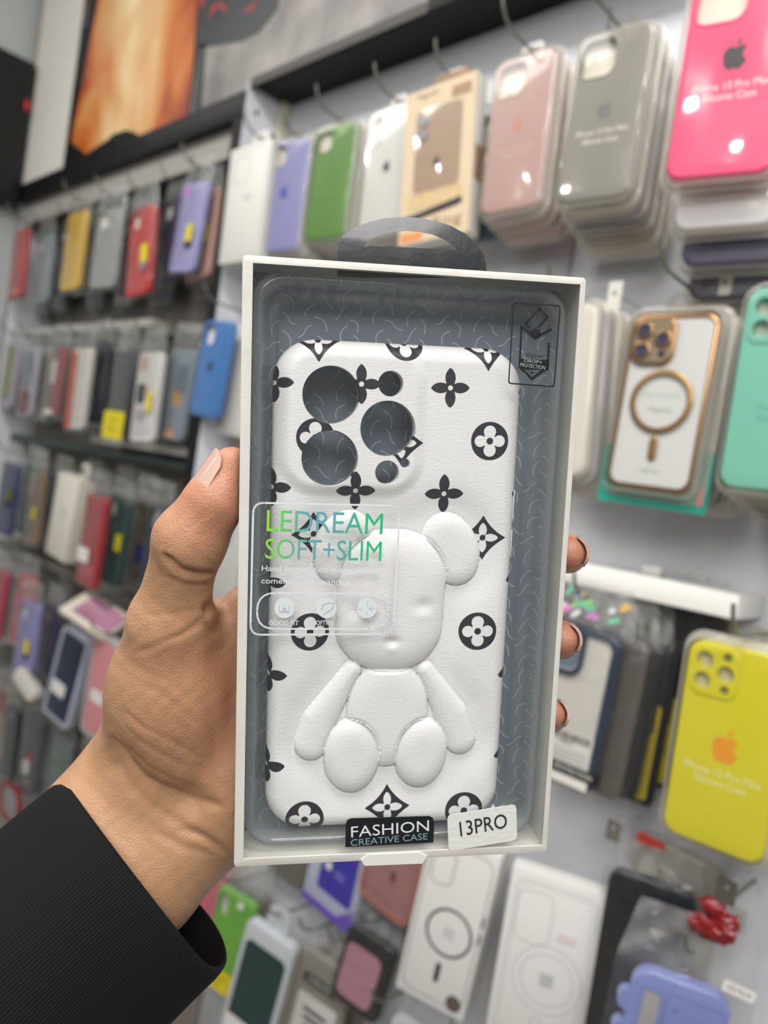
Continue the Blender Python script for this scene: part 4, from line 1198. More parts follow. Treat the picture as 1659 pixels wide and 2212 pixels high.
left('dark case with white and mustard stripes, fifth row beside the wrist', (-1.3100, 0.070, 0.835, 3, -1, 0.079, 0.158), '#2f3133', 'none', G5, pegw='striped dark case',
     patch=((-0.014, 0.60, 0.014, 0.08, white_lab), (0.008, 0.58, 0.016, 0.08, mat('mustard_print', '#a8923a', 0.5))))
left('pale beige case at the left border in the fifth row', (-1.7900, 0.048, 0.82, 0, 2, 0.079, 0.158), '#a08c7a', 'none', G5, pegw='pale beige case', patch=((0.0, 0.8, 0.05, 0.05, mat('crimson_print', '#96434a', 0.5)),))
pr = at(22, 1722, 0.08)
rp = thing('accessory_pack', 'rounded clear pack with a red rim at the left border above the sleeve', 'pack', (pr[0], pr[1], pr[2] - 0.05))
rr_slab('shell', 0.10, 0.075, 0.016, 0.03, mat('grey_shell', '#8f8a8c', 0.15, coat=0.8), rp, bev=0.006, cz=0.0375)
bm = bmesh.new()
slab(bm, lambda i: rrect(0.104, 0.079, 0.032, 8, 0, 0.0385), [rrect(0.086, 0.061, 0.026, 8, 0, 0.0385)], -0.002, 0.006)
bm_obj('rim', bm, mat('red_rim', '#8f2a2c', 0.3), rp, 40)
peg(pr[0], pr[2] + 0.018, 0.09, 'red rimmed pack', 0.03)
left('pink case in a bag at the left border beside the sleeve', (-1.5200, 0.060, 0.635, 3, 0, 0.079, 0.158), '#c07a9a', 'none', G5, pegw='pink case beside the sleeve')

# more bagged stock deep on the same pegs, seen between the front packs
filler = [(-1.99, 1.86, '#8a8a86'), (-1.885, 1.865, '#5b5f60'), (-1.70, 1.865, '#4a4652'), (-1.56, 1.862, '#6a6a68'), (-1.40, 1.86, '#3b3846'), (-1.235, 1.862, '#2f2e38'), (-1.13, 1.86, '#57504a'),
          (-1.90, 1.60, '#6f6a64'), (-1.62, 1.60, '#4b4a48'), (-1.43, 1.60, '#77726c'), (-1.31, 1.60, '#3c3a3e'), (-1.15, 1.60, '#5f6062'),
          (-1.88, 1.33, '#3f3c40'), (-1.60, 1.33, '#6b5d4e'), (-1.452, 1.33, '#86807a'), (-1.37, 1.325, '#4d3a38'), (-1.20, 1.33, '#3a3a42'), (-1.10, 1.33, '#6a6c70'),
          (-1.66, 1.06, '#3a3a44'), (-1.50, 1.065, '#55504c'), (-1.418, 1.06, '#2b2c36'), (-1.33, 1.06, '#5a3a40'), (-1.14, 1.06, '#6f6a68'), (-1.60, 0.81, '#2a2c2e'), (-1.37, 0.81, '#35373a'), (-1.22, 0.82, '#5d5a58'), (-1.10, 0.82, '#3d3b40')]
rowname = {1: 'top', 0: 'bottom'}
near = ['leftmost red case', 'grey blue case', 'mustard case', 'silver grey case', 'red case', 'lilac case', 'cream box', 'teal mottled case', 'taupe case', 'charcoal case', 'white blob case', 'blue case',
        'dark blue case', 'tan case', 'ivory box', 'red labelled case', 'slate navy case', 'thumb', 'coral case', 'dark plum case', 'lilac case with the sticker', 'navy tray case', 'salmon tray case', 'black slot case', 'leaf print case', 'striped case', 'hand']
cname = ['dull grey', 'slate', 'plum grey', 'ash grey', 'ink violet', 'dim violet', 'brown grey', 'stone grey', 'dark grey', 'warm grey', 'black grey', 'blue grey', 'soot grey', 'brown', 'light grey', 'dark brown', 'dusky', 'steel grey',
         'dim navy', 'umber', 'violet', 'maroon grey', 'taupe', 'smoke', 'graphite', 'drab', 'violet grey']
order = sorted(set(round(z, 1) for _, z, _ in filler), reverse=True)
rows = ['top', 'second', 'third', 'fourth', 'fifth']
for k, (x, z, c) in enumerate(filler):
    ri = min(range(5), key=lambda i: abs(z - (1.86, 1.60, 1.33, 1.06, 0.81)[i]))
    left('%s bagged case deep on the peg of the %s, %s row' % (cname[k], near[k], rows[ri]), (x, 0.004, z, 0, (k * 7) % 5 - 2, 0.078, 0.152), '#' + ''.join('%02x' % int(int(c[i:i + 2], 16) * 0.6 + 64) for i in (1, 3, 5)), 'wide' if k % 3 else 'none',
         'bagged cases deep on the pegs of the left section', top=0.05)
# right section: dark stock behind the lower rows
for k, (x, z, c, lab) in enumerate(((-0.47, 1.335, '#8b857c', 'grey bagged case deep on a peg behind the held box, above the white boxes'), (-0.29, 1.345, '#242428', 'black bagged case in the shade under the white ledge'),
                                    (-0.52, 1.06, '#56524e', 'grey bagged case deep behind the dark ring box'), (-0.965, 1.05, '#5b544c', 'brown grey bagged case deep behind the wrist'),
                                    (-0.872, 1.06, '#84807a', 'light grey bagged case deep left of the blue fronted box'))):
    left(lab, (x, 0.016, z, 0, 0, 0.078, 0.15), c, 'oblong', None, top=0.04)
# ------------------------------------------------------------------ the held retail box
BW, BH, BT = 0.1047, 0.1900, 0.0215
_a = np.array([0.10356214, 0.00203747, 0.01528957])
_b = np.array([-0.00967696, 0.18828051, 0.02359670])
BTL = np.array([-0.04092488, -0.07448194, 0.22237415])
LX = _a / np.linalg.norm(_a)
LD = _b - _b.dot(LX) * LX
LD /= np.linalg.norm(LD)
LN = np.cross(LX, LD)
BO = BTL + LX * BW / 2 + LD * BH               # bottom centre of the front


def bl(px, py, dep=0.0):
    d = np.array([(px - CX) / F, (py - CY) / F, 1.0])
    p = d * ((BO.dot(LN) + dep) / d.dot(LN)) - BO
    return np.array([p.dot(LX), -p.dot(LD)])


def cdir(v):
    return M_WC.T @ v


wX, wY, wZ, wO = cdir(LX), cdir(LN), cdir(-LD), c2w(BO)
BMAT = Matrix(((wX[0], wY[0], wZ[0], wO[0]), (wX[1], wY[1], wZ[1], wO[1]), (wX[2], wY[2], wZ[2], wO[2]), (0, 0, 0, 1)))
rb_ = thing('retail_box', 'clear fronted white retail box with black hang tab held up in the hand', 'box')
rb_.matrix_world = BMAT
card_w = mat('white_board', '#d3d1ca', 0.5, bump=0.05, bscale=900, c2='#cbc8bf', vscale=60)
# shell: outer walls with an inner face
bm = bmesh.new()
t_ = 0.0009
slab(bm, lambda i: rrect(BW - 2 * i, BH - 2 * i, 0.0012, 3, 0, BH / 2), [rrect(BW - 2 * t_, BH - 2 * t_, 0.0006, 3, 0, BH / 2)], 0.0003, BT, 0.0003, 2)
bm_obj('shell', bm, card_w, rb_, 40)
# front lip around the window: wide on the left and below, narrow on the right and above
bm = bmesh.new()
xl, xr, zb, zt = -BW / 2 + 0.0030, BW / 2 - 0.0018, 0.0026, BH - 0.0021
slab(bm, lambda i: rrect(BW - 2 * i, BH - 2 * i, 0.0012, 3, 0, BH / 2), [[(xr, zt), (xl, zt), (xl, zb), (xr, zb)]], 0.0, 0.0006, 0.0003, 2)
bm_obj('front_lip', bm, card_w, rb_, 40)
# back panel with the printed wavy strokes
slate = mat('slate_gloss_board', '#6a757f', 0.30, coat=0.5, coat_rough=0.25, c2='#7e8890', vscale=18)
rr_slab('back_panel', BW - 0.002, BH - 0.002, 0.0006, 0.001, slate, rb_, y0=BT - 0.0012, cz=BH / 2)
V, Fc = [], []
rr_ = random.Random(8)
for ci in range(19):
    for ri in range(31):
        x0 = -BW / 2 + 0.003 + ci * 0.0056 + rr_.uniform(-0.0007, 0.0007)
        z0 = 0.004 + ri * 0.0061 + (0.003 if ci % 2 else 0) + rr_.uniform(-0.0007, 0.0007)
        sg = 1 if ci % 2 else -1
        Lh = rr_.uniform(0.0024, 0.0032)
        an = sg * rr_.uniform(0.25, 0.75)
        bend = rr_.uniform(0.5, 1.0) * sg
        pts = []
        for k in range(8):
            t = k / 7 * 2 - 1
            u, v = bend * 0.0016 * (t * t if (ri + ci) % 3 else t * t * t), Lh * t
            pts.append((x0 + u * math.cos(an) + v * math.sin(an), z0 - u * math.sin(an) + v * math.cos(an)))
        for k in range(8):
            dx, dz = pts[min(k + 1, 7)][0] - pts[max(k - 1, 0)][0], pts[min(k + 1, 7)][1] - pts[max(k - 1, 0)][1]
            l = math.hypot(dx, dz)
            wd = 0.00017
            V += [(pts[k][0] - dz / l * wd, BT - 0.00128, pts[k][1] + dx / l * wd), (pts[k][0] + dz / l * wd, BT - 0.00128, pts[k][1] - dx / l * wd)]
            if k:
                b = len(V) - 4
                Fc.append((b, b + 1, b + 3, b + 2))
V = [(min(max(x, -BW / 2 + 0.001), BW / 2 - 0.001), y, min(max(z, 0.001), BH - 0.001)) for x, y, z in V]
mesh_obj('printed_strokes', V, Fc, mat('pale_strokes', '#b4bcc2', 0.4), rb_, 0)
# clear tray with a ridge running round the case
tray_m = clear('tray_plastic', '#f2f4f4', haze=0.12, rough=0.10, gloss=1.2, hazecol='#e2e6e8', gather=0.30)
bm = bmesh.new()
prev = None
for ins, y in ((0.0014, 0.0195), (0.0022, 0.0120), (0.0034, 0.0062), (0.0042, 0.0050), (0.0052, 0.0048), (0.0060, 0.0056), (0.0072, 0.0110), (0.0086, 0.0128), (0.0098, 0.0134), (0.0108, 0.0180)):
    cur = ring_at(bm, rrect(BW - 2 * ins, BH - 2 * ins, 0.0095 - ins * 0.3, 8, 0, BH / 2), y)
    if prev:
        bridge(bm, prev, cur)
    prev = cur
tro = bm_obj('tray', bm, tray_m, rb_, 60)
nr_ = 4 * 9
tro.data.attributes.new('bunched', 'FLOAT', 'POINT').data.foreach_set('value', np.array([1.0 if i < 3 * nr_ else (0.5 if i < 6 * nr_ else 0.0) for i in range(len(tro.data.vertices))], np.float32))
# front window, a slightly bowed clear sheet
nx_, nz_ = 9, 15
V = []
for j in range(nz_):
    for i in range(nx_):
        u, v = i / (nx_ - 1), j / (nz_ - 1)
        V.append((xl + (xr - xl) * u, 0.0009 - 0.0003 * math.sin(u * math.pi) * math.sin(v * math.pi), zb + (zt - zb) * v))
Fc = [(j * nx_ + i, j * nx_ + i + 1, (j + 1) * nx_ + i + 1, (j + 1) * nx_ + i) for j in range(nz_ - 1) for i in range(nx_ - 1)]
mesh_obj('window', V, Fc, clear('window_sheet', '#fafbfb', haze=0.035, rough=0.12, gloss=1.0, bump=0.04, bscale=30), rb_, 180)
# closing tab at the foot
tb_ = [bl(779, 1856), bl(795, 1845), bl(905, 1840), bl(922, 1848), bl(912, 1864), bl(788, 1869)]
poly_slab('closing_tab', [tuple(p) for p in tb_][::-1], 0.0004, mat('frosted_tab', '#dddcd6', 0.3, coat=0.5), rb_, y0=-0.0004)
# black hang tab on top
hd = 0.0100
arc = [bl(x, y, hd) for x, y in ((1050, 600), (1050, 570), (1044, 548), (1030, 526), (1005, 503), (975, 486), (940, 475), (900, 468), (865, 467), (830, 470), (795, 479), (765, 492), (742, 508), (731, 525), (729, 550), (729, 600))]
slot = [bl(x, y, hd) for x, y in ((990, 541), (985, 534), (962, 517), (935, 505), (905, 499), (880, 497), (850, 499), (825, 505), (800, 516), (790, 526), (786, 534), (800, 531), (900, 535))]
htab = poly_slab('hang_tab', [tuple(p) for p in arc], 0.0004, mat('black_gloss_tab', '#1a1c1f', 0.3, coat=0.6, coat_rough=0.08, bump=0.10, bscale=120), rb_, y0=hd, holes=[[tuple(p) for p in slot]])
bm = bmesh.new()
bm.from_mesh(htab.data)
bmesh.ops.subdivide_edges(bm, edges=bm.edges[:], cuts=5, use_grid_fill=True)
for v in bm.verts:
    e = max(0.0, v.co.z - BH)
    v.co.y += 4.0 * e * e                              # the tab springs backwards towards its top
bm.to_mesh(htab.data)
bm.free()
htab.data.polygons.foreach_set('use_smooth', [True] * len(htab.data.polygons))
htab.data.set_sharp_from_angle(angle=math.radians(50))

LYR = -0.00005                                     # printed matter sits on the window's outer face


def text_fit(name, body, cx, cz, w, h, m, parent, y, rot=0.0, bold=0.0, space=1.0):
    me = text_mesh(body, 0.01, bold, thick=0.00002, space=space)
    co = np.empty(len(me.vertices) * 3)
    me.vertices.foreach_get('co', co)
    co = co.reshape(-1, 3)
    lo, hi = co.min(0), co.max(0)
    me.transform(Matrix.Translation((cx, y, cz)) @ Matrix.Rotation(-rot, 4, 'Y') @ Matrix.Diagonal((w / (hi[0] - lo[0]), 1, h / (hi[2] - lo[2]), 1)) @
                 Matrix.Translation((-(lo[0] + hi[0]) / 2, 0, -(lo[2] + hi[2]) / 2)))
    me.materials.clear()
    if name == 'hologram_lettering':
        me.attributes.new('across', 'FLOAT', 'POINT').data.foreach_set('value', ((co[:, 0] - lo[0]) / (hi[0] - lo[0])).astype(np.float32))
    return mesh_link(name, me, m, parent, 0)


def stroke(bm, pts, wd, y, closed=False):
    pts = [np.array(p) for p in pts]
    n = len(pts)
    for i in range(n if closed else n - 1):
        a, b = pts[i], pts[(i + 1) % n]
        d = (b - a) / np.linalg.norm(b - a)
        nn = np.array([-d[1], d[0]]) * wd / 2
        e = d * wd * 0.35
        q = [a - e - nn, b + e - nn, b + e + nn, a - e + nn]
        bm.faces.new([bm.verts.new((p[0], y, p[1])) for p in q])


def pxm(px, py, n):
    """size in metres of n pixels on the box front near a pixel"""
    return n * (BO + LX * bl(px, py)[0] - LD * bl(px, py)[1])[2] / F


# black name label
lab_black = mat('black_label_gloss', '#15191d', 0.3, coat=0.4)
q = [bl(746, 1830), bl(936, 1820), bl(938, 1776), bl(935, 1767), bl(928, 1763), bl(758, 1768), bl(750, 1772), bl(747, 1780)]
nl = poly_slab('name_label', [tuple(p) for p in q], 0.0002, lab_black, rb_, y0=0.0)
silver = mat('silver_ink', '#d7dbde', 0.35)
teal_ink = mat('silver_teal_ink', '#7f989c', 0.35)
a = bl(843, 1790)
text_fit('lettering', 'FASHION', a[0], a[1], pxm(843, 1790, 170), pxm(843, 1790, 25), silver, nl, LYR - 0.00008, rot=0.045, bold=-0.00002)
a = bl(841, 1813)
text_fit('lettering', 'CREATIVE CASE', a[0], a[1], pxm(843, 1790, 168), pxm(843, 1790, 15), teal_ink, nl, LYR - 0.00008, rot=0.045)
# white model sticker, stuck on at a slant
q = [np.array(bl(*c)) for c in ((969, 1839), (1117, 1814), (1115, 1737), (966, 1761))]
rq = []
for i in range(4):
    p, pn, pp_ = q[i], q[(i + 1) % 4], q[i - 1]
    for t in (0.12, 0.05, 0.0):
        pass
    u1 = p + (pp_ - p) / np.linalg.norm(pp_ - p) * 0.0016
    u2 = p + (pn - p) / np.linalg.norm(pn - p) * 0.0016
    rq += [tuple(u1), tuple((u1 + u2) / 2 * 0.45 + p * 0.55), tuple(u2)]
ms = poly_slab('model_sticker', rq, 0.0002, mat('sticker_white', '#d8d9d3', 0.5, bump=0.1, bscale=500), rb_, y0=-0.0001)
a = bl(1044, 1781)
text_fit('lettering', '13PRO', a[0], a[1], pxm(1044, 1781, 105), pxm(1044, 1781, 34), mat('sticker_ink', '#25282a', 0.5), ms, -0.00022, rot=0.15, bold=0.00001)


# drop protection mark
def dq(x, y):
    return bl(1080 + 0.1326 * x, 580 + 0.1326 * y)


k_ = pxm(1150, 740, 0.1326)
dark_ink = mat('print_black', '#14181a', 0.4)
bm = bmesh.new()
co_ = [(225, 555), (980, 610), (880, 1925), (140, 1870)]
cr = []
for i in range(4):
    p, pn, pp_ = np.array(co_[i], float), np.array(co_[(i + 1) % 4], float), np.array(co_[i - 1], float)
    u1, u2 = p + (pp_ - p) / np.linalg.norm(pp_ - p) * 45, p + (pn - p) / np.linalg.norm(pn - p) * 45
    cr += [u1, (u1 + u2) / 2 * 0.4 + p * 0.6, u2]
stroke(bm, [dq(*p) for p in cr], 22 * k_, LYR, True)
stroke(bm, [dq(*p) for p in ((475, 960), (418, 892), (640, 662), (772, 788), (628, 955))], 40 * k_, LYR)
stroke(bm, [dq(*p) for p in ((345, 950), (575, 1135), (825, 995))], 46 * k_, LYR)
stroke(bm, [dq(*p) for p in ((348, 960), (318, 1600))], 32 * k_, LYR)
stroke(bm, [dq(*p) for p in ((798, 1225), (775, 1640))], 38 * k_, LYR)
st = [(480, 1010), (535, 1005), (525, 965), (560, 1000), (588, 945), (612, 1005), (665, 975), (650, 1030), (680, 1060), (575, 1160)]
fv = [bm.verts.new((dq(*p)[0], LYR, dq(*p)[1])) for p in st]
e_ = [bm.edges.new((fv[i], fv[(i + 1) % len(fv)])) for i in range(len(fv))]
bmesh.ops.triangle_fill(bm, use_beauty=True, edges=e_)
band = [(335, 1465), (785, 1490), (778, 1645), (520, 1825), (300, 1615)]
tri = [(395, 1650), (665, 1655), (525, 1770)]
ee = []
for lp in (band, tri):
    vv = [bm.verts.new((dq(*p)[0], LYR, dq(*p)[1])) for p in lp]
    ee += [bm.edges.new((vv[i], vv[(i + 1) % len(vv)])) for i in range(len(vv))]
bmesh.ops.triangle_fill(bm, use_beauty=True, edges=ee)
vv = [bm.verts.new((dq(*p)[0], LYR, dq(*p)[1])) for p in ((475, 1685), (575, 1690), (522, 1722))]
bm.faces.new(vv)
dm = bm_obj('protection_mark', bm, dark_ink, rb_, 0)
grey_ink2 = mat('print_grey', '#9aa09c', 0.5)
for s, x, y, wd, hh, m in (('ORIGINAL', 548, 1420, 370, 62, dark_ink), ('DROP+', 538, 1512, 300, 58, grey_ink2), ('PROTECTION', 532, 1592, 430, 58, grey_ink2)):
    a = dq(x, y)
    text_fit('lettering', s, a[0], a[1], wd * k_, hh * k_, m, dm, LYR - 0.00006, rot=-0.075)


# hologram lettering panel
def lq(x, y):
    return bl(530 + 0.211 * x, 1080 + 0.211 * y)


kl = pxm(700, 1220, 0.211)
hm = mat('hologram_foil', '#57b08c', 0.25, metal=0.15)
nt = hm.node_tree
tc_, sx_, cr_ = nt.nodes.new('ShaderNodeTexCoord'), nt.nodes.new('ShaderNodeSeparateXYZ'), nt.nodes.new('ShaderNodeValToRGB')
el_ = cr_.color_ramp.elements
el_[0].position, el_[0].color = 0.0, lin('#9fdc3e')
el_[1].position, el_[1].color = 1.0, lin('#2cbf7a')
for p_, c_ in ((0.10, '#63d553'), (0.22, '#74b98c'), (0.36, '#6ca9b6'), (0.56, '#66a9b0'), (0.74, '#45b696')):
    k2 = el_.new(p_)
    k2.color = lin(c_)
ah_ = nt.nodes.new('ShaderNodeAttribute')
ah_.attribute_name = 'across'
nt.links.new(ah_.outputs['Fac'], cr_.inputs['Fac'])
nt.links.new(cr_.outputs['Color'], nt.nodes['Principled BSDF'].inputs['Base Color'])
frost = mat('frosted_print', '#cfd5d7', 0.5)
bm = bmesh.new()


def quad_round(c4, r):
    out = []
    for i in range(4):
        p, pn, pp_ = (np.array(c4[j % 4], float) for j in (i, i + 1, i + 3))
        u1, u2 = p + (pp_ - p) / np.linalg.norm(pp_ - p) * r, p + (pn - p) / np.linalg.norm(pn - p) * r
        for t in np.linspace(0, 1, 6):
            out.append((1 - t) ** 2 * u1 + 2 * t * (1 - t) * p + t * t * u2)
    return out


stroke(bm, [lq(*p) for p in quad_round([(82, 28), (1582, 60), (1512, 1370), (50, 1380)], 110)], 20 * kl, LYR, True)
stroke(bm, [lq(*p) for p in quad_round([(125, 950), (1480, 958), (1455, 1322), (112, 1318)], 185)], 18 * kl, LYR, True)
for x in (400, 830, 1245):
    lp = [lq(x + 102 * math.cos(2 * math.pi * i / 28), 1106 + 104 * math.sin(2 * math.pi * i / 28)) for i in range(28)]
    bm.faces.new([bm.verts.new((p[0], LYR, p[1])) for p in lp])
fp = bm_obj('lettering_panel', bm, frost, rb_, 0)
icon = mat('icon_grey', '#b4babb', 0.5)
bm = bmesh.new()
for pl in ([(350, 1075), (350, 1150), (385, 1150), (385, 1110), (415, 1110), (415, 1150), (450, 1150), (450, 1075)], [(400, 1070), (400, 1140)], [(370, 1140), (430, 1140)]):
    stroke(bm, [lq(*p) for p in pl], 8 * kl, LYR - 0.00004)
stroke(bm, [lq(*p) for p in ((775, 1125), (800, 1075), (850, 1050), (905, 1060), (895, 1110), (850, 1140), (800, 1170))], 12 * kl, LYR - 0.00004)
for pl in ([(1250, 1035), (1250, 1075)], [(1270, 1110), (1330, 1110)], [(1300, 1085), (1270, 1110), (1300, 1135)], [(1160, 1115), (1195, 1115)], [(1245, 1150), (1245, 1175)]):
    stroke(bm, [lq(*p) for p in pl], 8 * kl, LYR - 0.00004)
bm_obj('icons', bm, icon, fp, 0)
for s, x, y, wd, hh, m, bo in (('LEDREAM', 820, 228, 1180, 215, hm, 0.0), ('SOFT+SLIM', 806, 512, 1185, 208, hm, 0.0),
                               ('Hand formulation extraordinary', 790, 720, 1230, 78, frost, 0.00005), ('comefort slim spandex', 620, 842, 900, 78, frost, 0.00005),
                               ('GOOD FIT', 395, 1258, 300, 50, frost, 0.0001), ('SOFTWE', 800, 1258, 200, 50, frost, 0.0001)):
    a = lq(x, y)
    text_fit('hologram_lettering' if m is hm else 'lettering', s, a[0], a[1], wd * kl, hh * kl, m, fp, LYR, rot=-0.012, bold=bo)

# ------------------------------------------------------------------ the white embossed phone case inside the box
CD = 0.0058                                        # depth of the case's flat back below the box front
CT = 0.0115


def cl2(px, py):
    return bl(px, py, CD) * 1000.0                 # millimetres in the box frame


def mm(px, py, n):
    p = bl(px, py, CD)
    return n * (BO + LX * p[0] - LD * p[1] + LN * CD)[2] / F * 1000.0


cL = (cl2(597, 850)[0] + cl2(566, 1640)[0]) / 2
cR = (cl2(1140, 880)[0] + cl2(1077, 1640)[0]) / 2
cT = (cl2(720, 729)[1] + cl2(1020, 750)[1]) / 2
cB = (cl2(660, 1797)[1] + cl2(960, 1790)[1]) / 2
CW, CH, CXm, CZm, CRm = cR - cL, cT - cB, (cL + cR) / 2, (cT + cB) / 2, 13.0


def sd_rr(X, Z, cx, cz, hx, hz, r, ang=0.0):
    c, s = math.cos(ang), math.sin(ang)
    x, z = (X - cx) * c + (Z - cz) * s, -(X - cx) * s + (Z - cz) * c
    qx, qz = np.abs(x) - hx + r, np.abs(z) - hz + r
    return np.hypot(np.maximum(qx, 0), np.maximum(qz, 0)) + np.minimum(np.maximum(qx, qz), 0) - r


def sd_el(X, Z, cx, cz, rx, rz, ang=0.0):
    c, s = math.cos(ang), math.sin(ang)
    x, z = (X - cx) * c + (Z - cz) * s, -(X - cx) * s + (Z - cz) * c
    k = np.hypot(x / rx, z / rz)
    k2 = np.hypot(x / rx ** 2, z / rz ** 2) + 1e-9
    return k * (k - 1) / k2


def sd_cap(X, Z, a, b, ra, rb):
    bx, bz = b[0] - a[0], b[1] - a[1]
    t = np.clip(((X - a[0]) * bx + (Z - a[1]) * bz) / (bx * bx + bz * bz), 0, 1)
    return np.hypot(X - a[0] - bx * t, Z - a[1] - bz * t) - (ra + (rb - ra) * t)


HOLES = []
for x, y, r in ((715, 853, 62), (837, 926, 60), (712, 990, 61), (843, 829, 27.5), (835, 1020, 26), (874, 1000, 10)):
    c = cl2(x, y)
    HOLES.append((c[0], c[1], mm(x, y, r)))


def outline_sd(X, Z):
    s = sd_rr(X, Z, CXm, CZm, CW / 2, CH / 2, CRm)
    for hx, hz, r in HOLES:
        s = np.maximum(s, r - np.hypot(X - hx, Z - hz))
    return s


def sstep(a, b, x):
    t = np.clip((x - a) / (b - a), 0, 1)
    return t * t * (3 - 2 * t)


def puff(d, H, R):
    t = np.clip(-d / R, 0, 1)
    return H * np.sqrt(1 - (1 - t) ** 2 + 1e-9) * (d < 0)


def figure(X, Z):
    """outlines of the padded teddy forms"""
    def C(px, py):
        return cl2(px, py)
    s = mm(840, 1400, 1.0)
    hc = C(846, 1300)
    head = sd_rr(X, Z, hc[0], hc[1], 117 * s, 155 * s, 104 * s, math.radians(-2))
    ec1, ec2 = C(743, 1184), C(976, 1188)
    ear1 = sd_el(X, Z, ec1[0], ec1[1], 61 * s, 81 * s, math.radians(-22))
    ear2 = sd_el(X, Z, ec2[0], ec2[1], 60 * s, 82 * s, math.radians(24))
    bc = C(838, 1545)
    body = np.maximum(sd_el(X, Z, bc[0], bc[1], 91 * s, 122 * s), -1e3)
    armL = np.minimum(sd_cap(X, Z, C(762, 1450), C(690, 1560), 20 * s, 36 * s), sd_cap(X, Z, C(690, 1560), C(672, 1612), 36 * s, 36 * s))
    armR = np.minimum(sd_cap(X, Z, C(920, 1450), C(978, 1548), 20 * s, 36 * s), sd_cap(X, Z, C(978, 1548), C(996, 1600), 36 * s, 35 * s))
    f1, f2 = C(760, 1636), C(910, 1629)
    foot1 = sd_el(X, Z, f1[0], f1[1], 62 * s, 85 * s, math.radians(2))
    foot2 = sd_el(X, Z, f2[0], f2[1], 59 * s, 81 * s, math.radians(-3))
    allu = np.minimum.reduce([head, ear1, ear2, body, armL, armR, foot1, foot2])
    return s, ear1, ear2, armL, armR, body, head, foot1, foot2, allu


def relief(X, Z):
    """height in mm above the flat back, towards the viewer"""
    h = np.zeros_like(X)
    d_out = sd_rr(X, Z, CXm, CZm, CW / 2, CH / 2, CRm)
    e = np.clip(6.0 + d_out, 0, 6.0)
    h -= 6.0 - np.sqrt(np.maximum(36.0 - e * e, 0))           # rounded edge
    # raised camera plateau
    c = cl2(763, 905)
    dc = sd_rr(X, Z, c[0], c[1], mm(763, 905, 150), mm(763, 905, 158), 10.5)
    h += 1.3 * sstep(2.2, -2.6, dc)
    # teddy relief
    C = cl2
    s, ear1, ear2, armL, armR, body, head, foot1, foot2, allu = figure(X, Z)
    # padded leather sinks softly towards the figure
    sm = -3.0 * np.log(sum(np.exp(-np.clip(d, -20, 60) / 3.0) for d in (head, ear1, ear2, body, armL, armR, foot1, foot2)))
    h -= 1.7 * np.exp(-(np.maximum(sm, 0) / 6.5) ** 2) * (allu > 0) * sstep(0, -6, d_out) + 1.7 * (allu <= 0)
    r = np.zeros_like(X)
    layers = ((ear1, 2.3, 5.5), (ear2, 2.3, 5.5), (armL, 2.2, 4.6), (armR, 2.2, 4.6), (body, 2.5, 8.0), (head, 3.9, 11.0), (foot1, 3.2, 7.0), (foot2, 3.2, 7.0))
    for d, H, R in layers:
        p = puff(d, H, R)
        m_ = d < 0
        r = np.where(m_, np.maximum(p, r * sstep(-1.2, 0.0, d)), r)
        r = r - 0.45 * np.exp(-(d / 0.55) ** 2) * (d > 0)       # pressed seam round each form
    h += r
    # plain face: two closed eye dimples and a small nose
    for ex, ey in ((776, 1318), (913, 1306)):
        q_ = C(ex, ey)
        de = np.hypot((X - q_[0]) / 1.3, Z - q_[1])
        h -= 0.75 * np.exp(-(de / (15 * s)) ** 2)
        h += 0.15 * np.exp(-(np.hypot((X - q_[0]) / 1.5, Z - q_[1] + 22 * s) / (11 * s)) ** 2)
    q_ = C(846, 1383)
    h -= 0.9 * np.exp(-(np.hypot((X - q_[0]) / 1.6, Z - q_[1]) / (10 * s)) ** 2)
    h += 0.2 * np.exp(-(np.hypot((X - q_[0]) / 1.2, Z - q_[1] + 16 * s) / (9 * s)) ** 2)
    return h


def petal(x, z, L, w):
    """lens shaped petal along +z from the origin"""
    R = (L * L / 4 + w * w) / (2 * w)
    return np.maximum(np.hypot(x - (R - w), z - L / 2), np.hypot(x + (R - w), z - L / 2)) - R


def four(x, z, L, w):
    return np.minimum.reduce([petal(x, z, L, w), petal(x, -z, L, w), petal(z, x, L, w), petal(z, -x, L, w)])


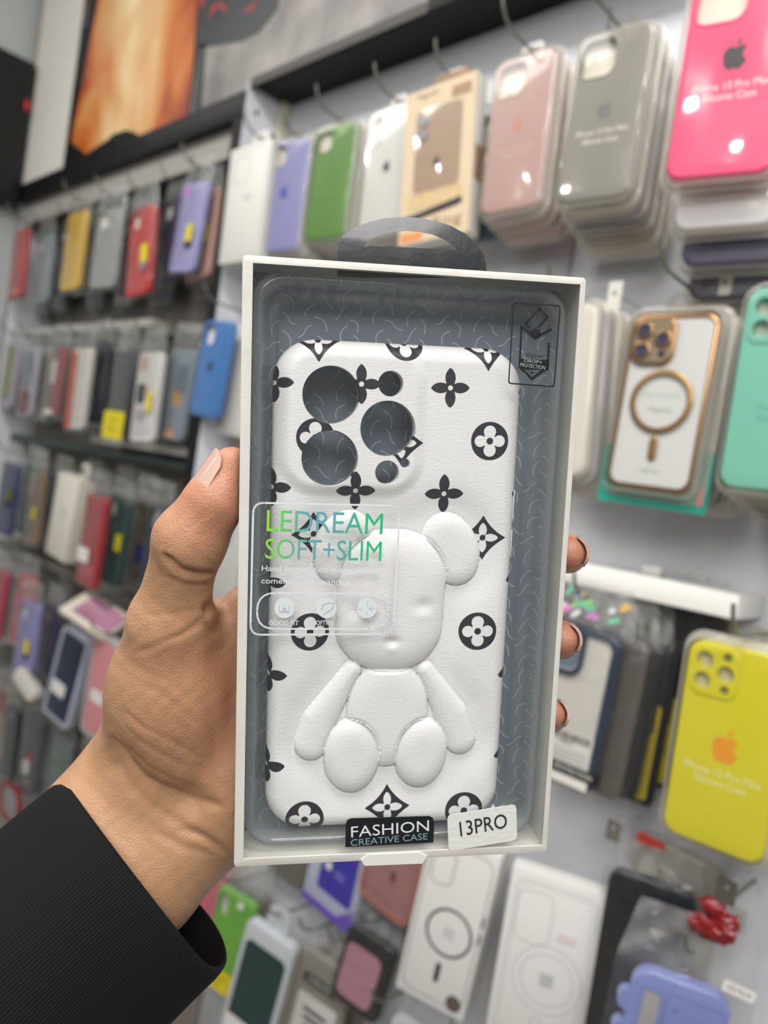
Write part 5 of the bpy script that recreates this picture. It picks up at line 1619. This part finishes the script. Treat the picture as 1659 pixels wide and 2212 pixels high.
def ink_sd(X, Z):
    """signed distance to the printed motifs, negative on ink"""
    big = np.full_like(X, 50.0)

    def put(cx, cy, kind, sc_=1.0):
        nonlocal big
        c = cl2(cx, cy)
        u = mm(cx, cy, 1.0) * sc_
        an = math.radians(2.0)
        x = ((X - c[0]) * math.cos(an) + (Z - c[1]) * math.sin(an)) / u
        z = (-(X - c[0]) * math.sin(an) + (Z - c[1]) * math.cos(an)) / u
        if kind == 's':
            d = np.maximum(four(x, z, 43, 11.5), 5.5 - np.hypot(x, z))
        elif kind == 'c':
            q = np.minimum.reduce([np.hypot(x, z - 20) - 13.5, np.hypot(x, z + 20) - 13.5, np.hypot(x - 21, z) - 12.5, np.hypot(x + 21, z) - 12.5,
                                   np.maximum(np.abs(x), np.abs(z)) - 11])
            d = np.minimum(np.maximum(np.hypot(x, z) - 41.5, -q), np.hypot(x, z) - 7.5)
        else:
            k = np.hypot(np.abs(x) - 101, np.abs(z) - 101) - 113.1     # four arcs cut the sides
            dia = np.maximum(-k, np.abs(x) + np.abs(z) - 50)
            q = four(x, z, 33, 8.5)
            d = np.minimum(np.maximum(dia, -q), np.hypot(x, z) - 6.5)
        big = np.minimum(big, d * u)
    for x, y in ((780, 830), (973, 838), (768, 1060), (960, 1067), (592, 826), (586, 1054), (577, 1462), (572, 1661), (1166, 848), (1150, 1068), (1137, 1254), (1118, 1458), (1110, 1634), (574, 1262)):
        put(x, y, 's')
    for x, y in ((877, 738), (1058, 953), (681, 945), (670, 1366), (1032, 1364), (658, 1771), (1002, 1751)):
        put(x, y, 'c')
    for x, y in ((688, 733), (1056, 752), (866, 957), (1045, 1163), (678, 1155), (837, 1745)):
        put(x, y, 'd')
    return np.maximum(big, 0.25 - figure(X, Z)[-1])             # the padded figure is plain white


ST = 0.34
gx = np.arange(CXm - CW / 2 - ST, CXm + CW / 2 + 2 * ST, ST)
gz = np.arange(CZm - CH / 2 - ST, CZm + CH / 2 + 2 * ST, ST)
GX, GZ = np.meshgrid(gx, gz, indexing='ij')
nxg, nzg = GX.shape
S0 = outline_sd(GX + ST / 2, GZ + ST / 2)[:-1, :-1]
keep = S0 < 0
ids = np.arange(nxg * nzg).reshape(nxg, nzg)
ii, jj = np.nonzero(keep)
quads = np.stack([ids[ii, jj], ids[ii + 1, jj], ids[ii + 1, jj + 1], ids[ii, jj + 1]], 1)
used, inv = np.unique(quads.ravel(), return_inverse=True)
quads = inv.reshape(-1, 4)
vx, vz = GX.ravel()[used].copy(), GZ.ravel()[used].copy()
ed_ = np.concatenate([quads[:, [0, 1]], quads[:, [1, 2]], quads[:, [2, 3]], quads[:, [3, 0]]])
key = np.sort(ed_, 1)
_, idx, cnt = np.unique(key[:, 0] * 10 ** 7 + key[:, 1], return_index=True, return_counts=True)
bed = ed_[idx[cnt == 1]]
bv = np.unique(bed)
for _ in range(3):                                   # snap the border of sheet and holes onto the true outline
    x, z = vx[bv], vz[bv]
    s0 = outline_sd(x, z)
    gx_ = (outline_sd(x + 1e-3, z) - s0) / 1e-3
    gz_ = (outline_sd(x, z + 1e-3) - s0) / 1e-3
    nrm = np.maximum(gx_ ** 2 + gz_ ** 2, 0.2)
    vx[bv] = x - s0 * gx_ / nrm
    vz[bv] = z - s0 * gz_ / nrm
hh_ = relief(vx, vz)
inkv = ink_sd(vx, vz)
nv = len(vx)
V1 = np.stack([vx / 1000, CD - hh_ / 1000, vz / 1000], 1)
dup_ = {int(v): nv + k for k, v in enumerate(bv)}
dep = []
for v in bv:
    x, z = vx[v], vz[v]
    onhole = any(abs(math.hypot(x - hx, z - hz) - r) < 0.15 for hx, hz, r in HOLES)
    dep.append((x / 1000, CD + (0.0028 if onhole else CT), z / 1000))
V1 = np.concatenate([V1, np.array(dep)])
ink_all = np.concatenate([inkv, inkv[bv]])
walls = [(int(b), int(a), dup_[int(a)], dup_[int(b)]) for a, b in bed]
me = bpy.data.meshes.new('shell')
fl = [tuple(int(i) for i in q) for q in quads] + walls
me.from_pydata([tuple(v) for v in V1], [], fl)
at_ = me.attributes.new('print_edge', 'FLOAT', 'POINT')
at_.data.foreach_set('value', ink_all.astype(np.float32))
lm = bpy.data.materials.new('white_leatherette')
lm.use_nodes = True
nt = lm.node_tree
pb = nt.nodes['Principled BSDF']
an_ = nt.nodes.new('ShaderNodeAttribute')
an_.attribute_name = 'print_edge'
mr = nt.nodes.new('ShaderNodeMapRange')
mr.inputs['From Min'].default_value, mr.inputs['From Max'].default_value = -0.04, 0.04
mx = nt.nodes.new('ShaderNodeMix')
mx.data_type = 'RGBA'
mx.inputs[6].default_value = lin('#15161f')
mx.inputs[7].default_value = lin('#e9e7e6')
nt.links.new(an_.outputs['Fac'], mr.inputs['Value'])
nt.links.new(mr.outputs['Result'], mx.inputs[0])
nt.links.new(mx.outputs[2], pb.inputs['Base Color'])
pb.inputs['Roughness'].default_value = 0.45
pb.inputs['Specular IOR Level'].default_value = 0.4
tc_ = nt.nodes.new('ShaderNodeTexCoord')
mp_ = nt.nodes.new('ShaderNodeMapping')
mp_.inputs['Scale'].default_value = (0.55, 1, 1.25)
vo = nt.nodes.new('ShaderNodeTexVoronoi')
vo.inputs['Scale'].default_value = 1500
no = nt.nodes.new('ShaderNodeTexNoise')
no.inputs['Scale'].default_value = 700
no.inputs['Detail'].default_value = 4
ad = nt.nodes.new('ShaderNodeMath')
ad.operation = 'ADD'
bu = nt.nodes.new('ShaderNodeBump')
bu.inputs['Strength'].default_value = 0.12
bu.inputs['Distance'].default_value = 0.0006
nt.links.new(tc_.outputs['Object'], mp_.inputs['Vector'])
nt.links.new(mp_.outputs['Vector'], vo.inputs['Vector'])
nt.links.new(mp_.outputs['Vector'], no.inputs['Vector'])
nt.links.new(vo.outputs['Distance'], ad.inputs[0])
nt.links.new(no.outputs['Fac'], ad.inputs[1])
nt.links.new(ad.outputs[0], bu.inputs['Height'])
nt.links.new(bu.outputs['Normal'], pb.inputs['Normal'])
pc_ = thing('phone_case', 'white embossed leather case with black flower print inside the held box', 'phone case')
pc_.matrix_world = BMAT
me.materials.append(lm)
nrm_f = [True] * len(fl)
me.polygons.foreach_set('use_smooth', nrm_f)
me.set_sharp_from_angle(angle=math.radians(60))
me.update()
so = bpy.data.objects.new('shell', me)
COL.objects.link(so)
so.parent = pc_
lining = rr_slab('lining', (CW - 3) / 1000, (CH - 3) / 1000, 0.0004, 0.011, mat('grey_lining', '#6b6a68', 0.7), pc_,
                 [circ(hx / 1000, hz / 1000, r * 0.97 / 1000, 28) for hx, hz, r in HOLES], y0=CD + 0.0030, cx=CXm / 1000, cz=CZm / 1000)
for y0_, y1_ in ((1062, 1128), (1150, 1212)):
    a, b = cl2(1122, y0_), cl2(1118, y1_)
    box('side_button', CW / 2000 + CXm / 1000 - 0.0002, CW / 2000 + CXm / 1000 + 0.0008, CD + 0.006, CD + 0.009, b[1] / 1000, a[1] / 1000, mat('white_leather_plain', '#e4e2e0', 0.5), pc_, bev=0.0003)
# ------------------------------------------------------------------ the hand and sleeve of the person holding the box
def cp3(px, py, z):
    return np.array([(px - CX) / F * z, (py - CY) / F * z, z])


def zback(px, py, gap=0.0):
    """depth of the box's back plane along a pixel, plus a gap"""
    d = np.array([(px - CX) / F, (py - CY) / F, 1.0])
    return (BO.dot(LN) + BT + gap) / d.dot(LN)


def behind(px, py, gap):
    return cp3(px, py, zback(px, py, gap))


Hd = np.array([0.79, -0.61, 0.50])
Hd /= np.linalg.norm(Hd)                              # forearm direction, elbow to hand
E1 = np.array([0.61, 0.79, 0.0])
E1 /= np.linalg.norm(E1)
E2 = np.cross(Hd, E1)

mmr = 0.001
prims = []                                            # (p0, r0, p1, r1, blend)


def cone(p0, r0, p1, r1, k=6):
    prims.append((np.asarray(p0), r0 * mmr, np.asarray(p1), r1 * mmr, k * mmr))


# forearm and wrist, two rods side by side
wa, wb_ = cp3(212, 1782, 0.282), cp3(318, 1650, 0.288)
wc, wd_ = cp3(303, 1897, 0.282), cp3(432, 1768, 0.288)
cone(wa - Hd * 0.045 + E1 * 0.010, 13, wa, 19.4, 10)
cone(wa, 19.4, wb_, 18.5, 12)
cone(wc - Hd * 0.045, 15, wc, 20.0, 10)
cone(wc, 20.0, wd_, 19.0, 12)
cone(cp3(255, 1840, 0.280), 20, cp3(385, 1705, 0.290), 19, 12)
# heel of the palm and thenar eminence
th0, th1 = cp3(372, 1480, 0.272), cp3(375, 1585, 0.280)
cone(wb_, 18, th1, 20.5, 14)
cone(th1, 20.5, th0, 20.0, 12)
mcp = cp3(368, 1348, 0.259)
cone(th0, 20.0, mcp, 13.6, 12)
# palm towards the finger roots, behind the box
idx_m = behind(655, 1255, 0.0135)
mid_m = behind(668, 1392, 0.0150)
rng_m = behind(668, 1520, 0.0150)
pnk_m = behind(655, 1640, 0.0140)
heel = behind(520, 1700, 0.0200)
cone(cp3(440, 1405, 0.284), 12.5, idx_m, 12.0, 12)
cone(cp3(440, 1480, 0.292), 15.0, mid_m, 12.5, 12)
cone(cp3(450, 1580, 0.296), 17.0, rng_m, 12.5, 12)
cone(heel, 17.0, pnk_m, 12.0, 12)
cone(wd_, 18.0, heel, 17.0, 12)
cone(heel, 17.0, mid_m, 12.0, 12)
cone(idx_m, 11.5, mid_m, 11.5, 10)
cone(mid_m, 11.5, rng_m, 11.5, 10)
cone(rng_m, 11.5, pnk_m, 11.0, 10)
# thumb
ip = cp3(410, 1168, 0.2475)
tip = cp3(501, 1009, 0.2450)
ts = cp3(463, 1083, 0.2450)
cone(mcp, 11.6, cp3(388, 1250, 0.2530), 9.6, 8)
cone(cp3(388, 1250, 0.2530), 9.6, ip, 10.9, 6)
cone(ip, 10.7, ts, 8.8, 6)
cone(ts, 8.8, tip, 6.6, 5)
# fingers: root, middle joint, end joint, tip curling forward round the right side of the box
tips = []
for (m0, r_, pip, dip, tp, rt_) in ((idx_m, 9.5, (925, 1205), (1160, 1190), (1229, 1195), 6.1), (mid_m, 9.8, (925, 1382), (1150, 1380), (1216, 1382), 5.9), (rng_m, 9.2, (915, 1540), (1135, 1540), (1193, 1543), 5.3),
                                    (pnk_m, 8.2, (860, 1668), (1010, 1680), (1075, 1684), 5.6)):
    a = behind(*pip, (r_ - 0.8) * mmr)
    b = behind(*dip, (rt_ + 1.6) * mmr)
    cone(m0, r_ + 1.5, a, r_, 5)
    cone(a, r_, b, rt_ + 1.4, 4)
    if tp[0] < 1100:
        cone(b, rt_ + 1.0, behind(*tp, rt_ * mmr), rt_, 4)
        continue
    c_ = behind(tp[0] - 4, tp[1], 0.0060)
    t_e = behind(tp[0], tp[1], -0.0075)
    cone(b, rt_ + 1.2, c_, rt_ + 0.6, 4)
    cone(c_, rt_ + 0.6, t_e, rt_ - 0.3, 3)
    tips.append((c_, t_e, rt_ * mmr))

hs = 0.00105
allp = np.array([p for q in prims for p in (q[0], q[2])])
rmax = np.array([max(q[1], q[3]) for q in prims]).max()
lo, hi = allp.min(0) - 0.03, allp.max(0) + 0.03
lo[0] = max(lo[0], -0.150)
hi[1] = min(hi[1], 0.185)
dims = np.ceil((hi - lo) / hs).astype(int)
ax_ = [lo[i] + hs * np.arange(dims[i]) for i in range(3)]
vol = np.full(dims, 0.05, np.float32)
for p0, r0, p1, r1, k in prims:
    R_ = max(r0, r1) + k + 0.006
    mn, mxx = np.minimum(p0, p1) - R_, np.maximum(p0, p1) + R_
    i0 = np.clip(np.floor((mn - lo) / hs).astype(int), 0, dims)
    i1 = np.clip(np.ceil((mxx - lo) / hs).astype(int), 0, dims)
    if (i1 <= i0).any():
        continue
    sl = tuple(slice(a, b) for a, b in zip(i0, i1))
    x, y, z = np.meshgrid(*[ax_[i][sl[i]].astype(np.float32) for i in range(3)], indexing='ij', sparse=True)
    d = (p1 - p0).astype(np.float32)
    L2 = float(d.dot(d)) + 1e-12
    t = np.clip(((x - p0[0]) * d[0] + (y - p0[1]) * d[1] + (z - p0[2]) * d[2]) / L2, 0, 1)
    sd = np.sqrt((x - p0[0] - d[0] * t) ** 2 + (y - p0[1] - d[1] * t) ** 2 + (z - p0[2] - d[2] * t) ** 2) - (r0 + (r1 - r0) * t)
    cur = vol[sl]
    h_ = np.maximum(k - np.abs(cur - sd), 0) / k
    vol[sl] = np.minimum(cur, sd) - h_ * h_ * k * 0.25
# flesh presses flat against the box
X_, Y_, Z_ = np.meshgrid(*[a.astype(np.float32) for a in ax_], indexing='ij', sparse=True)


def bproj(v):
    return (X_ - BO[0]) * v[0] + (Y_ - BO[1]) * v[1] + (Z_ - BO[2]) * v[2]


qx = np.abs(bproj(LX)) - BW / 2 - 0.0004
qy = np.maximum(bproj(LD), -BH - bproj(LD)) - 0.0004
qz = np.maximum(bproj(LN) - BT, -bproj(LN) - 0.004) - 0.0004
bsd = np.maximum(np.maximum(qx, qy), qz)
vol = np.maximum(vol, -bsd)
del qx, qy, qz, bsd


def surface_nets(v, org, h):
    nx, ny, nz = v.shape
    ins = v < 0
    cn = (nx - 1, ny - 1, nz - 1)
    N = cn[0] * cn[1] * cn[2]

    def cid(i, j, k):
        return (i * cn[1] + j) * cn[2] + k
    acc = [np.zeros(0, np.int64)]
    P = [np.zeros((0, 3))]
    faces = []
    for a in range(3):
        s0 = [slice(None)] * 3
        s1 = [slice(None)] * 3
        s0[a] = slice(0, -1)
        s1[a] = slice(1, None)
        cr = ins[tuple(s0)] != ins[tuple(s1)]
        I = np.stack(np.nonzero(cr), 1)
        o1, o2 = [(1, 2), (2, 0), (0, 1)][a]
        ok = (I[:, o1] > 0) & (I[:, o2] > 0) & (I[:, o1] < v.shape[o1] - 1) & (I[:, o2] < v.shape[o2] - 1)
        I = I[ok]
        J = I.copy()
        J[:, a] += 1
        v0, v1 = v[tuple(I.T)], v[tuple(J.T)]
        t = v0 / (v0 - v1)
        p = I.astype(float)
        p[:, a] += t
        cs = []
        for da, db in ((0, 0), (-1, 0), (-1, -1), (0, -1)):
            c = I.copy()
            c[:, o1] += da
            c[:, o2] += db
            cs.append(cid(c[:, 0], c[:, 1], c[:, 2]))
            acc.append(cs[-1])
            P.append(p)
        q = np.stack(cs, 1)
        flip = v0 >= 0
        q[flip] = q[flip][:, ::-1]
        faces.append(q)
    acc = np.concatenate(acc)
    P = np.concatenate(P)
    u, inv_ = np.unique(acc, return_inverse=True)
    n = np.bincount(inv_)
    pos = np.stack([np.bincount(inv_, P[:, i]) / n for i in range(3)], 1)
    fq = np.searchsorted(u, np.concatenate(faces))
    return org + pos * h, fq


hv, hf = surface_nets(vol, lo, hs)
del vol
# keep the largest connected body
par = np.arange(len(hv))
for _ in range(400):
    m_ = par[hf].min(1)
    old = par.copy()
    for k in range(4):
        np.minimum.at(par, hf[:, k], m_)
    par = par[par]
    if (par == old).all():
        break
rootc = np.bincount(par)
big_ = rootc.argmax()
kf = (par[hf] == big_).all(1)
hf = hf[kf]
us, inv_ = np.unique(hf.ravel(), return_inverse=True)
hv, hf = hv[us], inv_.reshape(-1, 4)
# relax slightly, then press the skin folds in
for _ in range(3):
    s_ = np.zeros_like(hv)
    n_c = np.zeros(len(hv))
    for k in range(4):
        a, b = hf[:, k], hf[:, (k + 1) % 4]
        np.add.at(s_, a, hv[b])
        np.add.at(s_, b, hv[a])
        np.add.at(n_c, a, 1)
        np.add.at(n_c, b, 1)
    hv = hv * 0.5 + s_ / n_c[:, None] * 0.5
fn = np.cross(hv[hf[:, 2]] - hv[hf[:, 0]], hv[hf[:, 3]] - hv[hf[:, 1]])
vn = np.zeros_like(hv)
for k in range(4):
    np.add.at(vn, hf[:, k], fn)
vn /= np.linalg.norm(vn, axis=1)[:, None] + 1e-12
pu, pv = hv[:, 0] / hv[:, 2] * F + CX, hv[:, 1] / hv[:, 2] * F + CY
front = sstep(0.05, 0.35, -(vn * hv).sum(1) / np.linalg.norm(hv, axis=1))
disp = np.zeros(len(hv))


def fold(pts, depth, width, side=0.0):
    global disp
    pts = np.array(pts, float)
    # smooth the polyline
    best = np.full(len(hv), 1e9)
    for i in range(len(pts) - 1):
        a, b = pts[i], pts[i + 1]
        d = b - a
        t = np.clip(((pu - a[0]) * d[0] + (pv - a[1]) * d[1]) / (d @ d), 0, 1)
        ta = (i + t) / (len(pts) - 1)
        tap = np.sqrt(np.clip(np.minimum(ta, 1 - ta) * 5, 0.05, 1))
        dist = np.hypot(pu - a[0] - d[0] * t, pv - a[1] - d[1] * t)
        best = np.minimum(best, dist / tap ** 0.5 + (1 - tap) * width)
    disp -= depth * 0.001 * np.exp(-(best / width) ** 2) * front
    if side:
        disp += side * 0.001 * np.exp(-((best - 2.2 * width) / (1.3 * width)) ** 2) * front


fold([(352, 1195), (368, 1212), (392, 1232), (425, 1240), (462, 1236)], 1.5, 7, 0.35)           # thumb joint fold
fold([(360, 1245), (400, 1262), (455, 1262)], 0.5, 5)
fold([(330, 1200), (338, 1225), (345, 1250)], 0.35, 5)
fold([(500, 1262), (470, 1292), (448, 1316), (445, 1330)], 1.6, 9, 0.4)                          # web of the thumb
fold([(448, 1322), (420, 1352), (380, 1378), (320, 1402), (282, 1412)], 0.30, 6, 0.08)
fold([(455, 1335), (400, 1368), (350, 1384)], 0.4, 5)
fold([(440, 1345), (452, 1360), (470, 1372)], 0.5, 6)
fold([(320, 1330), (380, 1325), (440, 1312)], 0.3, 5)
fold([(243, 1600), (262, 1650), (300, 1690), (350, 1716), (420, 1735), (470, 1740)], 3.2, 30)
fold([(246, 1605), (268, 1655), (304, 1694), (352, 1719), (420, 1737)], 0.9, 8)   # fold between thumb base and wrist
fold([(250, 1580), (275, 1625), (320, 1662), (380, 1690), (440, 1712)], 0.45, 6)
fold([(262, 1560), (300, 1600), (352, 1632), (420, 1664)], 0.32, 5)
fold([(268, 1535), (310, 1572), (370, 1602), (440, 1640)], 0.4, 6)
fold([(246, 1650), (270, 1700), (325, 1745), (400, 1785), (470, 1830)], 0.6, 9)
fold([(330, 1795), (400, 1830), (470, 1850)], 0.5, 10)
fold([(385, 1790), (440, 1808), (490, 1845)], 0.7, 9, 0.2)
fold([(490, 1390), (465, 1430), (455, 1520), (465, 1620)], 0.7, 22)
fold([(300, 1440), (360, 1470), (430, 1530)], 0.25, 6)
fold([(300, 1475), (350, 1500), (420, 1560)], 0.25, 6)
for k in range(9):                                   # fine diagonal lines over the thumb base and wrist
    fold([(262 + 14 * k, 1430 + 22 * k), (330 + 13 * k, 1468 + 24 * k), (392 + 9 * k, 1530 + 24 * k)], 0.16, 3.5)
    fold([(290 + 10 * k, 1300 + 4 * k), (350 + 8 * k, 1292 + 8 * k), (420 + 2 * k, 1300 + 10 * k)], 0.10, 3)
for k in range(5):
    fold([(372 + 2 * k, 1262 + 9 * k), (410, 1270 + 9 * k), (456 - k, 1266 + 9 * k)], 0.16, 3)
for k in range(7):
    fold([(440 - k * 4, 1100 + k * 14), (480, 1118 + k * 14)], 0.12, 3)
disp += 0.00010 * np.sin(pu * 0.13 + 1.7 * np.sin(pv * 0.05)) * np.sin(pv * 0.09 + 0.7) * front
hv = hv + vn * disp[:, None]

person = thing('person', 'left hand and wrist of a person in a black ribbed sleeve gripping the boxed case', 'person', tuple(c2w(cp3(255, 1840, 0.28))))
porg = np.array(person.location)
skin = bpy.data.materials.new('skin')
skin.use_nodes = True
nt = skin.node_tree
pb = nt.nodes['Principled BSDF']
pb.inputs['Roughness'].default_value = 0.48
pb.inputs['Specular IOR Level'].default_value = 0.45
pb.inputs['Subsurface Weight'].default_value = 0.18
pb.inputs['Subsurface Radius'].default_value = (1.0, 0.35, 0.2)
pb.inputs['Subsurface Scale'].default_value = 0.004
tc_ = nt.nodes.new('ShaderNodeTexCoord')
n1 = nt.nodes.new('ShaderNodeTexNoise')
n1.inputs['Scale'].default_value = 38
n1.inputs['Detail'].default_value = 4
ra = nt.nodes.new('ShaderNodeValToRGB')
ra.color_ramp.elements[0].position, ra.color_ramp.elements[0].color = 0.3, lin('#a98160')
ra.color_ramp.elements[1].position, ra.color_ramp.elements[1].color = 0.7, lin('#b88f6c')
nt.links.new(tc_.outputs['Object'], n1.inputs['Vector'])
nt.links.new(n1.outputs['Fac'], ra.inputs['Fac'])
# the pads of thumb and fingers and the palm are pinker than the wrist
pk_ = nt.nodes.new('ShaderNodeAttribute')
pk_.attribute_name = 'pinkness'
mxp = nt.nodes.new('ShaderNodeMix')
mxp.data_type = 'RGBA'
mxp.inputs[7].default_value = lin('#b3755f')
nt.links.new(pk_.outputs['Fac'], mxp.inputs[0])
nt.links.new(ra.outputs['Color'], mxp.inputs[6])
nt.links.new(mxp.outputs[2], pb.inputs['Base Color'])
n2 = nt.nodes.new('ShaderNodeTexVoronoi')
n2.inputs['Scale'].default_value = 1500
n3 = nt.nodes.new('ShaderNodeTexNoise')
n3.inputs['Scale'].default_value = 420
n3.inputs['Detail'].default_value = 6
ad = nt.nodes.new('ShaderNodeMath')
ad.operation = 'ADD'
bu = nt.nodes.new('ShaderNodeBump')
bu.inputs['Strength'].default_value = 0.20
bu.inputs['Distance'].default_value = 0.0008
nt.links.new(tc_.outputs['Object'], n2.inputs['Vector'])
nt.links.new(tc_.outputs['Object'], n3.inputs['Vector'])
nt.links.new(n2.outputs['Distance'], ad.inputs[0])
nt.links.new(n3.outputs['Fac'], ad.inputs[1])
nt.links.new(ad.outputs[0], bu.inputs['Height'])
nt.links.new(bu.outputs['Normal'], pb.inputs['Normal'])
me = bpy.data.meshes.new('hand')
wv = CAMP + hv @ M_WC - porg
me.from_pydata(wv.tolist(), [], hf.tolist())
pink = np.zeros(len(hv))
for c, r in [(tip, 0.020), (ts, 0.016)] + [(t[1], 0.016) for t in tips]:
    pink = np.maximum(pink, 0.85 * np.exp(-(np.linalg.norm(hv - c, axis=1) / r) ** 2))
pink = np.maximum(pink, 0.45 * np.exp(-(np.linalg.norm(hv - cp3(470, 1470, 0.27), axis=1) / 0.026) ** 2))
pink = np.maximum(pink, 0.30 * np.exp(-(np.linalg.norm(hv - cp3(420, 1400, 0.26), axis=1) / 0.02) ** 2))
at_ = me.attributes.new('pinkness', 'FLOAT', 'POINT')
at_.data.foreach_set('value', pink.astype(np.float32))
hand = mesh_link('hand', me, skin, person, 180)

nail_m = mat('nail', '#b8988a', 0.25, coat=0.6, coat_rough=0.15)


def nail(name, base, end, outdir, r, length, half, ext=0.0012, rb=None):
    """curved plate lying on a finger end; outdir is the way the nail faces"""
    axd = (end - base) / np.linalg.norm(end - base)
    o = outdir - outdir.dot(axd) * axd
    o /= np.linalg.norm(o)
    s_ = np.cross(axd, o)
    V, Fc = [], []
    nu, nvn = 11, 9
    for lay in (0, 1):
        for j in range(nvn):
            t = j / (nvn - 1)
            wfac = math.sqrt(max(0.0, 1 - max(0, (t - 0.72) / 0.28) ** 2 * 0.75)) * (0.80 + 0.2 * min(1, t * 4))
            for i in range(nu):
                a = (i / (nu - 1) * 2 - 1) * half * wfac
                rr = ((rb or r) + (r - (rb or r)) * t) * (1.06 - 0.10 * t * t) + (0.0008 if lay == 0 else 0.0)
                p = end + axd * (r * 0.55 + ext - length * (1 - t)) + o * (math.cos(a) * rr) + s_ * (math.sin(a) * rr)
                V.append(c2w(p) - porg)
    for lay in (0, 1):
        b = lay * nu * nvn
        for j in range(nvn - 1):
            for i in range(nu - 1):
                q = (b + j * nu + i, b + j * nu + i + 1, b + (j + 1) * nu + i + 1, b + (j + 1) * nu + i)
                Fc.append(q if lay else q[::-1])
    rim_ = [i for i in range(nu)] + [j * nu + nu - 1 for j in range(1, nvn)] + [(nvn - 1) * nu + i for i in range(nu - 2, -1, -1)] + [j * nu for j in range(nvn - 2, 0, -1)]
    n_ = nu * nvn
    for i in range(len(rim_)):
        a, b = rim_[i], rim_[(i + 1) % len(rim_)]
        Fc.append((a, b, b + n_, a + n_))
    return mesh_obj(name, V, Fc, nail_m, hand, 60)


nail('thumbnail', ts, tip, np.array([-0.80, -0.50, -0.26]), 0.0070, 0.0170, 1.10, -0.0008, rb=0.0086)
for c_, t_e, r_ in tips:
    nail('fingernail', c_, t_e, np.array([1.0, -0.22, -0.30]), r_ * 0.98, 0.0115, 0.95, 0.0010)

# sleeve: a ribbed knit cuff with an open end
knit = bpy.data.materials.new('black_knit')
knit.use_nodes = True
nt = knit.node_tree
pb = nt.nodes['Principled BSDF']
pb.inputs['Base Color'].default_value = lin('#100f10')
pb.inputs['Roughness'].default_value = 0.85
pb.inputs['Specular IOR Level'].default_value = 0.2
uvn = nt.nodes.new('ShaderNodeAttribute')
uvn.attribute_name = 'knit'
wv1 = nt.nodes.new('ShaderNodeMath')
wv1.operation = 'SINE'
sxn = nt.nodes.new('ShaderNodeSeparateXYZ')
nt.links.new(uvn.outputs['Vector'], sxn.inputs[0])
nt.links.new(sxn.outputs['X'], wv1.inputs[0])
wv2 = nt.nodes.new('ShaderNodeMath')
wv2.operation = 'SINE'
nt.links.new(sxn.outputs['Y'], wv2.inputs[0])
ml = nt.nodes.new('ShaderNodeMath')
ml.operation = 'MULTIPLY_ADD'
ml.inputs[1].default_value = 0.45
nt.links.new(wv2.outputs[0], ml.inputs[0])
nt.links.new(wv1.outputs[0], ml.inputs[2])
bu = nt.nodes.new('ShaderNodeBump')
bu.inputs['Strength'].default_value = 0.3
bu.inputs['Distance'].default_value = 0.0006
nt.links.new(ml.outputs[0], bu.inputs['Height'])
nt.links.new(bu.outputs['Normal'], pb.inputs['Normal'])
sc0 = cp3(302, 1893, 0.279)
na, rings_ = 96, []
prof = [(0.0, 0.0000, 1.0), (0.0016, 0.0006, 1.0), (0.004, 0.0009, 1.0), (0.012, 0.0008, 1.0), (0.022, 0.0006, 1.0), (0.034, 0.0004, 1.01), (0.048, 0.0008, 1.04), (0.064, 0.0014, 1.08), (0.085, 0.0018, 1.13), (0.115, 0.0020, 1.2), (0.16, 0.002, 1.28)]
V, Fc, KN = [], [], []


def ringpts(t, grow, sc_, inset):
    out = []
    for i in range(na):
        a = 2 * math.pi * i / na
        ea, eb = 0.0445 * sc_ + grow - inset, 0.0300 * sc_ + grow - inset
        wob = 0.0012 * math.sin(3 * a + t * 40) * min(1, t * 25) + 0.0010 * math.sin(5 * a - t * 70) * min(1, t * 18)
        # the far lower side of the cuff stands off the wrist
        lean_ = 0.010 * max(0.0, math.cos(a - 0.75)) ** 2 * max(0.0, 1 - t / 0.05)
        p = sc0 - Hd * (t - lean_) + E1 * ((ea + wob) * math.cos(a)) + E2 * ((eb + wob) * math.sin(a))
        out.append(p)
    return out


layers_ = [(t, g, s, 0.0) for t, g, s in prof]
inner_ = [(t, g, s, 0.0014) for t, g, s in prof[:7]][::-1]
seq = inner_ + layers_
for (t, g, s, ins) in seq:
    rings_.append(len(V))
    for i, p in enumerate(ringpts(t, g, s, ins)):
        V.append(c2w(p) - porg)
        KN.append((i / na * 2 * math.pi * 260, t * 2 * math.pi / 0.0012, 0))
for r0, r1 in zip(rings_[:-1], rings_[1:]):
    for i in range(na):
        j = (i + 1) % na
        Fc.append((r0 + i, r0 + j, r1 + j, r1 + i))
me = bpy.data.meshes.new('sleeve')
me.from_pydata([tuple(v) for v in V], [], Fc)
at_ = me.attributes.new('knit', 'FLOAT_VECTOR', 'POINT')
at_.data.foreach_set('vector', np.array(KN, np.float32).ravel())
mesh_link('sleeve', me, knit, person, 180)
